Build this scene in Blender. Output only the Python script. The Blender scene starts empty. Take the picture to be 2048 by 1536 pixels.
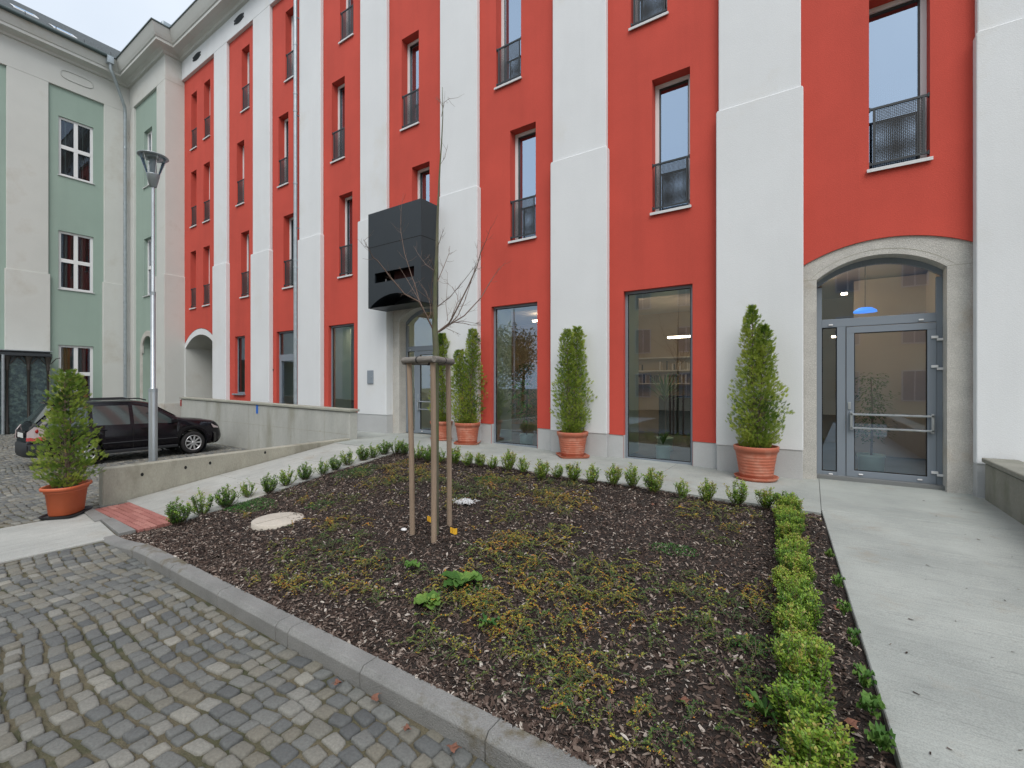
import bpy, math, random
import numpy as np
R = math.radians
random.seed(7); rng = np.random.default_rng(7)
scn = bpy.context.scene
COL = scn.collection

# ------------------------------------------------------------------ camera calibration
FPX, VPX, CD, EYE = 905.0, 600.0, 9.1, 1.5
TH = math.atan(VPX / FPX)
def G(px, py, z):                     # ground point at height z seen at a photo pixel
    d = FPX * (EYE - z) / (py - 768); l = (px - 1024) / FPX * d
    return l * math.cos(TH) - d * math.sin(TH), -CD + l * math.sin(TH) + d * math.cos(TH)
def F(px, py, y=0.0):                 # (X, Z) on the vertical plane Y = y
    a = math.atan((px - 1024) / FPX) - TH
    X = math.tan(a) * (CD + y); d = -X * math.sin(TH) + (CD + y) * math.cos(TH)
    return X, EYE + (768 - py) / FPX * d
def FXP(px, py, X):                   # (Y, Z) on the vertical plane X = const
    a = math.atan((px - 1024) / FPX) - TH
    yy = X / math.tan(a); d = -X * math.sin(TH) + yy * math.cos(TH)
    return yy - CD, EYE + (768 - py) / FPX * d

# ------------------------------------------------------------------ object helpers
def tag(o, label=None, cat=None, group=None, kind=None):
    if label: o['label'] = label
    if cat: o['category'] = cat
    if group: o['group'] = group
    if kind: o['kind'] = kind
    return o
def empty(name, loc=(0, 0, 0), rz=0.0, **k):
    o = bpy.data.objects.new(name, None); o.empty_display_size = 0.2
    COL.objects.link(o); o.location = loc; o.rotation_euler.z = rz
    return tag(o, **k)
class MB:
    def __init__(s): s.v = []; s.f = []; s.m = []; s.sm = []
    def add(s, vs, fs, mi=0, smooth=False):
        b = len(s.v); s.v.extend([tuple(map(float, p)) for p in vs])
        for q in fs: s.f.append([b + i for i in q]); s.m.append(mi); s.sm.append(smooth)
        return s
    def quad(s, a, b, c, d, mi=0): return s.add([a, b, c, d], [(0, 1, 2, 3)], mi)
    def box(s, x0, x1, y0, y1, z0, z1, mi=0):
        vs = [(x0,y0,z0),(x1,y0,z0),(x1,y1,z0),(x0,y1,z0),(x0,y0,z1),(x1,y0,z1),(x1,y1,z1),(x0,y1,z1)]
        return s.add(vs, [(0,3,2,1),(4,5,6,7),(0,1,5,4),(1,2,6,5),(2,3,7,6),(3,0,4,7)], mi)
    def prism(s, pts, z0, z1, mi=0):      # pts: ccw list of (x,y[,ztop,zbot])
        n = len(pts)
        lo = [(p[0], p[1], p[3] if len(p) > 3 else z0) for p in pts]
        hi = [(p[0], p[1], p[2] if len(p) > 2 else z1) for p in pts]
        fs = [tuple(range(n - 1, -1, -1)), tuple(range(n, 2 * n))]
        fs += [(i, (i + 1) % n, n + (i + 1) % n, n + i) for i in range(n)]
        return s.add(lo + hi, fs, mi)
    def tube(s, path, rad, seg=8, mi=0, caps=True, smooth=True):
        path = [np.array(p, float) for p in path]; n = len(path)
        if not hasattr(rad, '__len__'): rad = [rad] * n
        ref = None; vs = []
        for i, p in enumerate(path):
            t = path[min(i + 1, n - 1)] - path[max(i - 1, 0)]
            t = t / (np.linalg.norm(t) + 1e-9)
            if ref is None:
                ref = np.array([1, 0, 0]) if abs(t[0]) < .8 else np.array([0, 1, 0])
            u = ref - t * ref.dot(t); u /= (np.linalg.norm(u) + 1e-9); w = np.cross(t, u); ref = u
            for k in range(seg):
                a = 2 * math.pi * k / seg
                vs.append(p + rad[i] * (math.cos(a) * u + math.sin(a) * w))
        fs = []
        for i in range(n - 1):
            for k in range(seg):
                a = i * seg + k; b = i * seg + (k + 1) % seg
                fs.append((a, b, b + seg, a + seg))
        s.add(vs, fs, mi, smooth)
        if caps:
            s.add(vs[:seg], [tuple(range(seg - 1, -1, -1))], mi); s.add(vs[-seg:], [tuple(range(seg))], mi)
        return s
    def lathe(s, prof, c=(0, 0), seg=32, mi=0, smooth=True, sx=1, sy=1, pw=2.0):   # prof: (r,z)
        vs = []
        for r, z in prof:
            for k in range(seg):
                a = 2 * math.pi * k / seg; ca, sa = math.cos(a), math.sin(a)
                if pw != 2.0:
                    q = (abs(ca) ** pw + abs(sa) ** pw) ** (-1 / pw)
                    ca, sa = ca * q, sa * q
                vs.append((c[0] + r * ca * sx, c[1] + r * sa * sy, z))
        fs = []
        for i in range(len(prof) - 1):
            for k in range(seg):
                a = i * seg + k; b = i * seg + (k + 1) % seg
                fs.append((a, b, b + seg, a + seg))
        return s.add(vs, fs, mi, smooth)
    def extr(s, poly, axis, a0, a1, mi=0):   # extrude 2-D closed poly along axis 'x' (poly y,z) or 'y' (poly x,z)
        n = len(poly)
        P = (lambda p, a: (a, p[0], p[1])) if axis == 'x' else (lambda p, a: (p[0], a, p[1]))
        vs = [P(p, a0) for p in poly] + [P(p, a1) for p in poly]
        fs = [tuple(range(n)), tuple(range(2 * n - 1, n - 1, -1))]
        fs += [(i, n + i, n + (i + 1) % n, (i + 1) % n) for i in range(n)]
        return s.add(vs, fs, mi)
    def build(s, name, mats, parent=None, bevel=0.0, loc=None, seg=1, **k):
        me = bpy.data.meshes.new(name); me.from_pydata(s.v, [], s.f)
        for m in (mats if isinstance(mats, (list, tuple)) else [mats]): me.materials.append(m)
        me.polygons.foreach_set('material_index', s.m); me.polygons.foreach_set('use_smooth', s.sm)
        me.update()
        o = bpy.data.objects.new(name, me); COL.objects.link(o)
        if parent: o.parent = parent
        if loc: o.location = loc
        if bevel:
            b = o.modifiers.new('bevel', 'BEVEL'); b.width = bevel; b.segments = seg; b.limit_method = 'ANGLE'; b.angle_limit = R(40)
        return tag(o, **k)
def npmesh(name, V, Fq, mats, parent=None, tint=None, mi=None, smooth=False, **k):
    """V (n,3), Fq (m,4) quads, tint per face stored as a face attribute"""
    me = bpy.data.meshes.new(name); n, m = len(V), len(Fq)
    me.vertices.add(n); me.vertices.foreach_set('co', np.asarray(V, np.float32).ravel())
    me.loops.add(m * 4); me.loops.foreach_set('vertex_index', np.asarray(Fq, np.int32).ravel())
    me.polygons.add(m); me.polygons.foreach_set('loop_start', np.arange(0, m * 4, 4, dtype=np.int32))
    for q in (mats if isinstance(mats, (list, tuple)) else [mats]): me.materials.append(q)
    if mi is not None: me.polygons.foreach_set('material_index', np.asarray(mi, np.int32))
    if smooth: me.polygons.foreach_set('use_smooth', np.ones(m, bool))
    me.update(calc_edges=True)
    if tint is not None:
        a = me.attributes.new('tint', 'FLOAT', 'FACE'); a.data.foreach_set('value', np.asarray(tint, np.float32))
    o = bpy.data.objects.new(name, me); COL.objects.link(o)
    if parent: o.parent = parent
    return tag(o, **k)
def copy_tree(o, parent=None):
    c = o.copy(); COL.objects.link(c); c.parent = parent
    for ch in list(o.children): copy_tree(ch, c)
    return c

# ------------------------------------------------------------------ materials
def newmat(name):
    m = bpy.data.materials.new(name); m.use_nodes = True
    nt = m.node_tree; return m, nt, nt.nodes['Principled BSDF']
def N(nt, typ, **k):
    n = nt.nodes.new(typ)
    for a, b in k.items():
        if hasattr(n, a): setattr(n, a, b)
        else: n.inputs[a].default_value = b
    return n
def ramp(nt, stops):
    r = nt.nodes.new('ShaderNodeValToRGB'); e = r.color_ramp.elements
    while len(e) > 1: e.remove(e[-1])
    e[0].position = stops[0][0]; e[0].color = (*stops[0][1], 1)
    for p, c in stops[1:]:
        q = e.new(p); q.color = (*c, 1)
    return r
def mul(c, k): return tuple(min(1, x * k) for x in c)
def pmat(name, col, rough=.8, var=.08, vs=1.5, bump=0., bs=60., metal=0., fine=0., stretch=(1,1,1), spec=.5, dirt=None, dirt_s=.6, dirt_t=(.55,.75), streak=0):
    """procedural paint/stone: large soft variation, optional fine speckle, optional stains, bump"""
    m, nt, b = newmat(name); L = nt.links
    tc = N(nt, 'ShaderNodeTexCoord'); mp = N(nt, 'ShaderNodeMapping'); mp.inputs['Scale'].default_value = stretch
    L.new(tc.outputs['Object'], mp.inputs[0])
    n1 = N(nt, 'ShaderNodeTexNoise', Scale=vs, Detail=6.0, Roughness=.6); L.new(mp.outputs[0], n1.inputs['Vector'])
    r1 = ramp(nt, [(.3, mul(col, 1 - var)), (.7, mul(col, 1 + var))]); L.new(n1.outputs[0], r1.inputs[0])
    out = r1.outputs[0]
    if fine:
        n2 = N(nt, 'ShaderNodeTexNoise', Scale=bs * .8, Detail=3.0); L.new(mp.outputs[0], n2.inputs['Vector'])
        r2 = ramp(nt, [(.3, (1 - fine,) * 3), (.7, (1 + fine * 0,) * 3)]); L.new(n2.outputs[0], r2.inputs[0])
        mx = N(nt, 'ShaderNodeMix', data_type='RGBA', blend_type='MULTIPLY'); mx.inputs[0].default_value = 1
        L.new(out, mx.inputs[6]); L.new(r2.outputs[0], mx.inputs[7]); out = mx.outputs[2]
    if streak:
        ms_ = N(nt, 'ShaderNodeMapping'); ms_.inputs['Scale'].default_value = (2.2, 2.2, .16); L.new(tc.outputs['Object'], ms_.inputs[0])
        n6 = N(nt, 'ShaderNodeTexNoise', Scale=1.0, Detail=5.0, Roughness=.6); L.new(ms_.outputs[0], n6.inputs['Vector'])
        r6 = ramp(nt, [(.28, (1 - streak * 2,) * 3), (.5, (1 - streak * .5,) * 3), (.7, (1, 1, 1))]); L.new(n6.outputs[0], r6.inputs[0])
        mx = N(nt, 'ShaderNodeMix', data_type='RGBA', blend_type='MULTIPLY'); mx.inputs[0].default_value = 1
        L.new(out, mx.inputs[6]); L.new(r6.outputs[0], mx.inputs[7]); out = mx.outputs[2]
    if dirt:
        n3 = N(nt, 'ShaderNodeTexNoise', Scale=dirt_s, Detail=8.0, Roughness=.65); L.new(mp.outputs[0], n3.inputs['Vector'])
        r3 = ramp(nt, [(dirt_t[0], (0, 0, 0)), (dirt_t[1], (1, 1, 1))]); L.new(n3.outputs[0], r3.inputs[0])
        mx = N(nt, 'ShaderNodeMix', data_type='RGBA'); L.new(r3.outputs[0], mx.inputs[0]); L.new(out, mx.inputs[6]); mx.inputs[7].default_value = (*dirt, 1); out = mx.outputs[2]
    L.new(out, b.inputs['Base Color'])
    b.inputs['Roughness'].default_value = rough; b.inputs['Metallic'].default_value = metal; b.inputs['Specular IOR Level'].default_value = spec
    if bump:
        n4 = N(nt, 'ShaderNodeTexNoise', Scale=bs, Detail=4.0); L.new(mp.outputs[0], n4.inputs['Vector'])
        bp = N(nt, 'ShaderNodeBump', Strength=min(1, bump), Distance=.01 if bump <= 1 else .01 * bump); L.new(n4.outputs[0], bp.inputs['Height']); L.new(bp.outputs[0], b.inputs['Normal'])
    return m
def tintmat(name, stops, rough=.6, trans=0.0, spec=.3, bump=0, bs=40):
    m, nt, b = newmat(name); L = nt.links
    at = N(nt, 'ShaderNodeAttribute', attribute_name='tint'); r = ramp(nt, stops)
    L.new(at.outputs['Fac'], r.inputs[0])
    out = r.outputs[0]
    if bump:
        tc = N(nt, 'ShaderNodeTexCoord'); n = N(nt, 'ShaderNodeTexNoise', Scale=bs, Detail=6.0, Roughness=.7); L.new(tc.outputs['Object'], n.inputs['Vector'])
        r2 = ramp(nt, [(.3, (.72,) * 3), (.7, (1.15,) * 3)]); L.new(n.outputs[0], r2.inputs[0])
        mx = N(nt, 'ShaderNodeMix', data_type='RGBA', blend_type='MULTIPLY'); mx.inputs[0].default_value = 1
        L.new(out, mx.inputs[6]); L.new(r2.outputs[0], mx.inputs[7]); out = mx.outputs[2]
        bp = N(nt, 'ShaderNodeBump', Strength=bump, Distance=.01); L.new(n.outputs[0], bp.inputs['Height']); L.new(bp.outputs[0], b.inputs['Normal'])
    L.new(out, b.inputs['Base Color'])
    b.inputs['Roughness'].default_value = rough; b.inputs['Specular IOR Level'].default_value = spec
    if trans:
        t = N(nt, 'ShaderNodeBsdfTranslucent'); L.new(out, t.inputs[0])
        ms = N(nt, 'ShaderNodeMixShader'); ms.inputs[0].default_value = trans
        L.new(b.outputs[0], ms.inputs[1]); L.new(t.outputs[0], ms.inputs[2]); L.new(ms.outputs[0], nt.nodes['Material Output'].inputs[0])
    return m
def glassmat(name, tint=(.8,.86,.84), base=.16, ior=1.6, rough=.0, wav=0.0):
    m, nt, b = newmat(name); L = nt.links; nt.nodes.remove(b)
    fr = N(nt, 'ShaderNodeFresnel', IOR=ior); gl = N(nt, 'ShaderNodeBsdfGlossy', Roughness=rough); gl.inputs[0].default_value = (.64, .80, 1, 1)
    tr = N(nt, 'ShaderNodeBsdfTransparent'); tr.inputs[0].default_value = (*tint, 1)
    ma = N(nt, 'ShaderNodeMath', operation='MAXIMUM'); L.new(fr.outputs[0], ma.inputs[0]); ma.inputs[1].default_value = base
    ad = N(nt, 'ShaderNodeMath', operation='ADD'); L.new(ma.outputs[0], ad.inputs[0]); ad.inputs[1].default_value = base * .5
    ms = N(nt, 'ShaderNodeMixShader'); L.new(ad.outputs[0], ms.inputs[0]); L.new(tr.outputs[0], ms.inputs[1]); L.new(gl.outputs[0], ms.inputs[2])
    if wav:
        tc = N(nt, 'ShaderNodeTexCoord'); n = N(nt, 'ShaderNodeTexNoise', Scale=.9); L.new(tc.outputs['Object'], n.inputs['Vector'])
        bp = N(nt, 'ShaderNodeBump', Strength=wav, Distance=.02); L.new(n.outputs[0], bp.inputs['Height']); L.new(bp.outputs[0], gl.inputs['Normal']); 
    L.new(ms.outputs[0], nt.nodes['Material Output'].inputs[0]); return m
def emat(name, col, s):
    m, nt, b = newmat(name); b.inputs['Emission Color'].default_value = (*col, 1); b.inputs['Emission Strength'].default_value = s; b.inputs['Base Color'].default_value = (*col, 1); return m

M = {}
M['red'] = pmat('red_plaster', (.555, .074, .050), .9, .085, .7, .45, 70, fine=.10, streak=.05)
M['white'] = pmat('white_plaster', (.695, .722, .74), .9, .04, .45, .32, 85, fine=.05, streak=.022, dirt=(.60, .59, .545), dirt_s=.35, dirt_t=(.56, .8))
M['green'] = pmat('green_plaster', (.30, .395, .345), .9, .05, .5, .4, 70, fine=.06, streak=.03)
M['grey_plaster'] = pmat('pale_grey_plaster', (.56, .575, .55), .9, .05, .5, .4, 60, fine=.05, dirt=(.42, .40, .35), dirt_s=.5, dirt_t=(.55, .8))
M['plinth'] = pmat('plinth_render', (.46, .475, .48), .85, .06, 1.2, .4, 80, fine=.08)
M['stone'] = pmat('sandstone', (.60, .59, .55), .9, .12, 3, 1.2, 90, fine=.34, dirt=(.42, .33, .22), dirt_s=1.1, dirt_t=(.58, .85))
M['frame'] = pmat('blue_grey_aluminium', (.20, .235, .275), .45, .02, 2)
M['wframe'] = pmat('white_frame', (.72, .73, .74), .4, .02, 2)
M['dsash'] = pmat('dark_bronze_sash', (.035, .032, .028), .4, .05, 3)
M['sill'] = pmat('pale_metal_sill', (.62, .63, .64), .45, .03, 3)
M['dark'] = pmat('anthracite_metal', (.028, .036, .042), .5, .04, 2)
M['box'] = pmat('anthracite_panel', (.015, .021, .027), .42, .08, 1.5)
M['black'] = pmat('black_void', (.006, .006, .006), .9, .01, 1)
M['zinc'] = pmat('zinc_pipe', (.36, .41, .44), .42, .14, 6, metal=.55)
M['galv'] = pmat('galvanised_steel', (.46, .50, .53), .38, .16, 9, metal=.75, stretch=(1, 1, .25))
M['conc'] = pmat('wall_concrete', (.43, .44, .41), .92, .10, 2.2, .7, 70, fine=.12, stretch=(1, 1, .3), dirt=(.28, .28, .23), dirt_s=1.3, dirt_t=(.52, .72))
M['conc_dark'] = pmat('weathered_concrete', (.37, .36, .30), .92, .16, 2.2, .7, 60, fine=.14, stretch=(1, 1, .5), dirt=(.22, .21, .165), dirt_s=1.8, dirt_t=(.52, .72))
M['conc_side'] = pmat('mossy_concrete', (.25, .25, .215), .92, .16, 2.2, .7, 60, fine=.14, stretch=(1, 1, .5), dirt=(.12, .13, .08), dirt_s=1.3, dirt_t=(.48, .70))
M['cap'] = pmat('coping_concrete', (.33, .335, .285), .9, .1, 4, .5, 60, fine=.1)
M['kerb'] = pmat('kerb_granite', (.245, .248, .24), .8, .16, 3.0, .7, 120, fine=.22, dirt=(.135, .12, .085), dirt_s=1.3, dirt_t=(.56, .62))
M['slate'] = pmat('slate_roof', (.15, .17, .18), .7, .25, 6, .5, 30, stretch=(1, 3, 1))
M['flash'] = pmat('zinc_flashing', (.05, .075, .075), .5, .1, 4)
M['terra'] = pmat('terracotta_plastic', (.43, .125, .07), .6, .08, 5, .15, 80, dirt=(.48, .25, .18), dirt_s=5, dirt_t=(.48, .78))
M['terra2'] = pmat('orange_plastic', (.50, .115, .045), .5, .06, 5)
M['saucerd'] = pmat('dark_saucer', (.022, .022, .026), .5, .1, 5)
M['soilp'] = pmat('potting_soil', (.035, .025, .018), .95, .3, 30, 1, 60)
M['bark'] = pmat('tree_bark', (.115, .11, .075), .9, .3, 12, 1, 60, stretch=(1, 1, .4), dirt=(.10, .13, .05), dirt_s=5, dirt_t=(.45, .65))
M['twig'] = pmat('twig_bark', (.15, .105, .085), .85, .25, 14)
M['wood'] = pmat('weathered_stake', (.30, .225, .165), .88, .22, 7, .8, 40, fine=.18, stretch=(2, 2, .12))
M['woodg'] = pmat('grey_rail_wood', (.23, .215, .195), .9, .22, 7, .8, 40, fine=.2, stretch=(.3, 2, 2))
M['strap'] = pmat('black_strap', (.012, .012, .013), .6, .05, 3)
M['mint'] = pmat('mint_planter', (.58, .78, .70), .4, .03, 3)
M['interior'] = pmat('interior_wall', (.36, .26, .17), .9, .1, 1)
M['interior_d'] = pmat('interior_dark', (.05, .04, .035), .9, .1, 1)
M['ifloor'] = pmat('interior_floor', (.17, .18, .18), .6, .08, 2)
M['sage'] = pmat('sage_reveal', (.52, .62, .52), .8, .04, 1)
M['beige'] = pmat('beige_partition', (.55, .47, .39), .85, .05, 1)
M['yellow'] = pmat('yellow_tag', (.75, .43, .03), .6, .1, 6)
M['blue'] = pmat('blue_sticker', (.03, .15, .55), .5, .02, 2)
M['redp'] = pmat('red_reflector', (.30, .03, .03), .5, .02, 2)
M['plaque'] = pmat('grey_box_lid', (.22, .26, .30), .45, .03, 3)
M['glass'] = glassmat('window_glass', (.62, .68, .68), .36, 1.7, wav=.04)
M['glass_plain'] = glassmat('plain_glass', (.85, .9, .9), .06, 1.45, wav=.03)
M['glass_shop'] = glassmat('shop_glass', (.95, .98, .97), .16, 1.6, wav=.04)
M['curtR'] = pmat('dark_red_curtain', (.085, .012, .012), .9, .15, 4, stretch=(6, 6, .2))
M['curtG'] = pmat('grey_curtain', (.16, .18, .17), .9, .15, 4, stretch=(6, 6, .2))
M['curtY'] = pmat('tan_curtain', (.34, .21, .08), .9, .15, 4, stretch=(6, 6, .2))
M['tube'] = emat('lamp_and_fill_tube', (1, .82, .6), 14.0)
M['bluel'] = emat('blue_pendant_glow', (.04, .25, .95), 1.1)
def sheermat():
    m, nt, b = newmat('sheer_curtain'); L = nt.links
    b.inputs['Base Color'].default_value = (.30, .34, .37, 1); b.inputs['Roughness'].default_value = .9
    t = N(nt, 'ShaderNodeBsdfTransparent'); ms = N(nt, 'ShaderNodeMixShader'); ms.inputs[0].default_value = .45
    L.new(t.outputs[0], ms.inputs[1]); L.new(b.outputs[0], ms.inputs[2]); L.new(ms.outputs[0], nt.nodes['Material Output'].inputs[0]); return m
M['sheer'] = sheermat()
def perfmat():
    m, nt, b = newmat('perforated_sheet'); L = nt.links
    b.inputs['Base Color'].default_value = (.024, .029, .033, 1); b.inputs['Roughness'].default_value = .5
    tc = N(nt, 'ShaderNodeTexCoord'); sp = N(nt, 'ShaderNodeSeparateXYZ'); L.new(tc.outputs['Object'], sp.inputs[0])
    def cell(o):
        a = N(nt, 'ShaderNodeMath', operation='MULTIPLY'); L.new(o, a.inputs[0]); a.inputs[1].default_value = 42
        f = N(nt, 'ShaderNodeMath', operation='FRACT'); L.new(a.outputs[0], f.inputs[0])
        s = N(nt, 'ShaderNodeMath', operation='SUBTRACT'); L.new(f.outputs[0], s.inputs[0]); s.inputs[1].default_value = .5
        p = N(nt, 'ShaderNodeMath', operation='POWER'); L.new(s.outputs[0], p.inputs[0]); p.inputs[1].default_value = 2; return p.outputs[0]
    ad = N(nt, 'ShaderNodeMath', operation='ADD'); L.new(cell(sp.outputs[0]), ad.inputs[0]); L.new(cell(sp.outputs[2]), ad.inputs[1])
    lt = N(nt, 'ShaderNodeMath', operation='LESS_THAN'); L.new(ad.outputs[0], lt.inputs[0]); lt.inputs[1].default_value = .105
    t = N(nt, 'ShaderNodeBsdfTransparent'); ms = N(nt, 'ShaderNodeMixShader'); L.new(lt.outputs[0], ms.inputs[0])
    L.new(b.outputs[0], ms.inputs[1]); L.new(t.outputs[0], ms.inputs[2]); L.new(ms.outputs[0], nt.nodes['Material Output'].inputs[0]); return m
M['perf'] = perfmat()

# ------------------------------------------------------------------ terrain heights
def smooth(t): t = min(1, max(0, t)); return t * t * (3 - 2 * t)
def zpath(x): return .06 - .16 * min(1, max(0, (x + 9) / 9.0))
def zramp(y): return -.385 + (.06 + .385) * min(1, max(0, (y + 6.5) / 4.3))
def zpark(x, y=0): return -.40 - .16 * smooth((-9.6 - x) / 3.5)
def zbed(x, y):
    u = min(1, max(0, (x + 7.2) / 7.3)); v = min(1, max(0, (y + 7.1) / 4.5))
    zl = zramp(y) - .01; zr = -.20 + .09 * v
    e = zl * (1 - u) + zr * u
    hump = .05 * math.sin(math.pi * u) * math.sin(math.pi * v)
    if v < .2: e = e * 1 + (.2 - v) * 0
    return e + hump
def xlb(y): return -7.24 - .22 * smooth((y + 5.9) / 2.2)      # left border of the bed
def ZB(x, y):      # bed height incl. kerb edge fit
    z = zbed(x, y); k = min(1, max(0, (y + 7.1) / .9)); t = min(1, max(0, (x + 7.1) / 1.2))
    zk = -.385 + .105 * t
    return zk * (1 - k) + z * k
def Gbed(px, py):
    z = -.15
    for _ in range(12): x, y = G(px, py, z); z = .5 * z + .5 * ZB(x, y)
    return x, y, ZB(x, y)

# ------------------------------------------------------------------ RED BUILDING
RB = empty('red_building', (0, 0, 0), label='long red plastered building with white pilasters and tall narrow windows', cat='building')
def slabs(mb, x0, x1, z0f, z1f, holes, y=0.0, ry=.32, mi=0, rmi=None, flip=False, to=None):
    """wall face on plane y between x0..x1, z0f(x)..z1f(x); holes (xa,xb,za,zfun,depth) with reveals to y+depth"""
    to = to or (lambda x, yy, z: (x, yy, z))
    rmi = mi if rmi is None else rmi
    xs = {x0, x1}
    for h in holes:
        xs |= {h[0], h[1]}
        if callable(h[3]): xs |= set(np.linspace(h[0], h[1], 25).tolist())
    xs = sorted(x for x in xs if x0 - 1e-6 <= x <= x1 + 1e-6)
    for a, b in zip(xs[:-1], xs[1:]):
        if b - a < 1e-5: continue
        cut = []
        for h in holes:
            if h[0] <= a + 1e-6 and h[1] >= b - 1e-6:
                zt = h[3] if callable(h[3]) else (lambda x, q=h[3]: q)
                cut.append((h[2], zt(a), zt(b), h[4]))
        cut.sort(); za, zb_ = z0f(a), z0f(b)
        for c0, ca, cb, dp in cut:
            if c0 > min(za, zb_) + 1e-4: mb.quad(to(a, y, za), to(b, y, zb_), to(b, y, c0), to(a, y, c0), mi)
            mb.quad(to(a, y, ca), to(b, y, cb), to(b, y + dp, cb), to(a, y + dp, ca), rmi)     # head
            mb.quad(to(a, y, c0), to(a, y + dp, c0), to(b, y + dp, c0), to(b, y, c0), rmi)     # bottom
            za, zb_ = ca, cb
        mb.quad(to(a, y, za), to(b, y, zb_), to(b, y, z1f(b)), to(a, y, z1f(a)), mi)
    for h in holes:
        zt = h[3] if callable(h[3]) else (lambda x, q=h[3]: q)
        for xx in (h[0], h[1]):
            mb.quad(to(xx, y, h[2]), to(xx, y + h[4], h[2]), to(xx, y + h[4], zt(xx)), to(xx, y, zt(xx)), rmi)
def arch(xc, hw, zs, rise):
    r = (hw * hw + rise * rise) / (2 * rise)
    return lambda x: zs + math.sqrt(max(0, r * r - (x - xc) ** 2)) - (r - rise)
ZTOP = 15.5; ZSTEP = 6.47
PIL = [(427.5, 452.8, 425.4, 451.6), (505.4, 539, 501, 534), (598.4, 640.8, 595, 637), (720, 772.8, 715, 770),
       (879.5, 954, 875, 953), (1105, 1211.7, 1101, 1213), (1437, 1601.7, 1433.6, 1604)]
PX_ = []
for a, b, c, d in PIL:
    PX_.append((F(a, 0, -.12)[0], F(b, 0, -.12)[0], F(c, 0, -.16)[0], F(d, 0, -.16)[0]))
PX_ = [(a, b, min(a - .035, c), max(b + .035, d)) for a, b, c, d in PX_]
PX_.append((1.95, 3.35, 1.93, 3.40))
XW = -24.26                                    # side wall of the projecting block
zw = lambda x: .37 - .02 * min(0, x)           # bottom of the coloured render
def win(pxs, y=0.0):                           # photo pixels -> rectangular opening on the wall
    xl, xr, tl, tr, sl, sr = pxs
    x0, x1 = F(xl, 0)[0], F(xr, 0)[0]
    zt = .5 * (F(xl, tl)[1] + F(xr, tr)[1]); zs = .5 * (F(xl, sl)[1] + F(xr, sr)[1]); return x0, x1, zs, zt
WIN = {  # bay: list of openings
 0: [(382.5,393.7,189,181.6,301,294),(408,420.3,166,157.5,280,271),(382,393,345,339,456,450),(407,419.7,329,322.5,446,440),(381,392,504,500.6,618.7,615),(406.4,419.2,495.5,490,612.5,609)],
 1: [(483.3,499,99,87.6,226,214.6),(473.7,488.4,287,279.3,413,405.4),(482,498,466,460,597,590.8)],
 2: [(571,592,22.9,9,166,149),(557,576.8,233.6,223.5,375.8,365.7),(567,587.5,432,426.5,578,572)],
 3: [(680,706.8,-75,-103,88.9,68),(663.6,689.5,166,152,327.6,313.6),(678,704.7,391.4,382.5,556.5,549)],
 4: [(803.3,837.6,78.7,59.7,263,245),(823.6,859,334.7,322.5,508,498)],
 5: [(992,1042,-60,-90,179,156),(1020,1071.5,261.5,243,485.4,474)],
 6: [(1261,1334.6,-270,-310,60.4,28),(1304,1380,160.5,132,429,412.5)],
 7: [(1738,1860,-2,-42,341,320)],
}
GW = {1: (469.9,489.7,669.5,667.5,789.8,787), 2: (553,591,661,656.3,0,0), 3: (657,708,650,644,0,0), 5: (982.6,1074.5,615,604.7,0,0), 6: (1247,1385,586.5,572,0,0)}
wall = MB()
bays = []
edges = [XW] + [v for p in PX_ for v in (p[0], p[1])]
win_specs = []
for i in range(8):
    xa = XW if i == 0 else PX_[i - 1][1]; xb = PX_[i][0]
    bays.append((xa, xb)); holes = []
    for w in WIN[i]:
        x0, x1, zs, zt = win(w)
        holes.append((x0, x1, zs, zt, .32)); win_specs.append((i, x0, x1, zs, zt))
    zbot = zw
    if i in GW:
        x0, x1, zs, zt = win(GW[i])
        if i == 1: holes.append((x0, x1, zs, 3.42, .22))
        else: holes.append((x0, x1, -.2, 3.42, .14))
    if i == 0:
        xm = (xa + xb) / 2 - .02; holes.append((xa + .02, xb - .0, -.8, arch(xm, (xb - xa) / 2, 3.28, .68), .02)); zbot = lambda x: -.8
    if i == 4: holes.append((xa, xb, -.2, arch((xa + xb) / 2, (xb - xa) / 2, 3.66, .25), .10))
    if i == 7: holes.append((xa, xb, -.2, arch(.95, 1.08, 3.50, .29), .03))
    slabs(wall, xa - .06, xb + .06, zbot, lambda x: ZTOP, holes, 0.0)
# body of the building behind the face (closes it from other sides)
W2 = MB()
W2.quad((XW, 8, -1), (3.4, 8, -1), (3.4, 8, 17), (XW, 8, 17)); W2.quad((3.4, 0, -1), (3.4, 0, 17), (3.4, 8, 17), (3.4, 8, -1))
wall.build('wall', M['red'], RB)
W2.build('rear_wall', M['white'], RB)
# pilasters
for i, (a, b, c, d) in enumerate(PX_):
    p = MB(); zb0 = zw((a + b) / 2)
    p.box(a, b, -.12, .0, ZSTEP, ZTOP)
    # lower, wider part with chamfered shoulder
    poly = [(c, zb0), (d, zb0), (d, ZSTEP - .035), (d - .015, ZSTEP + .002), (c + .015, ZSTEP + .002), (c, ZSTEP - .035)]
    p.extr(poly, 'y', -.16, .001)
    if i in (3, 4): p.box(c + .01, d - .01, .0, .16, zb0, 3.9)
    p.build('pilaster', M['white'], RB, bevel=.012)
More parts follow.
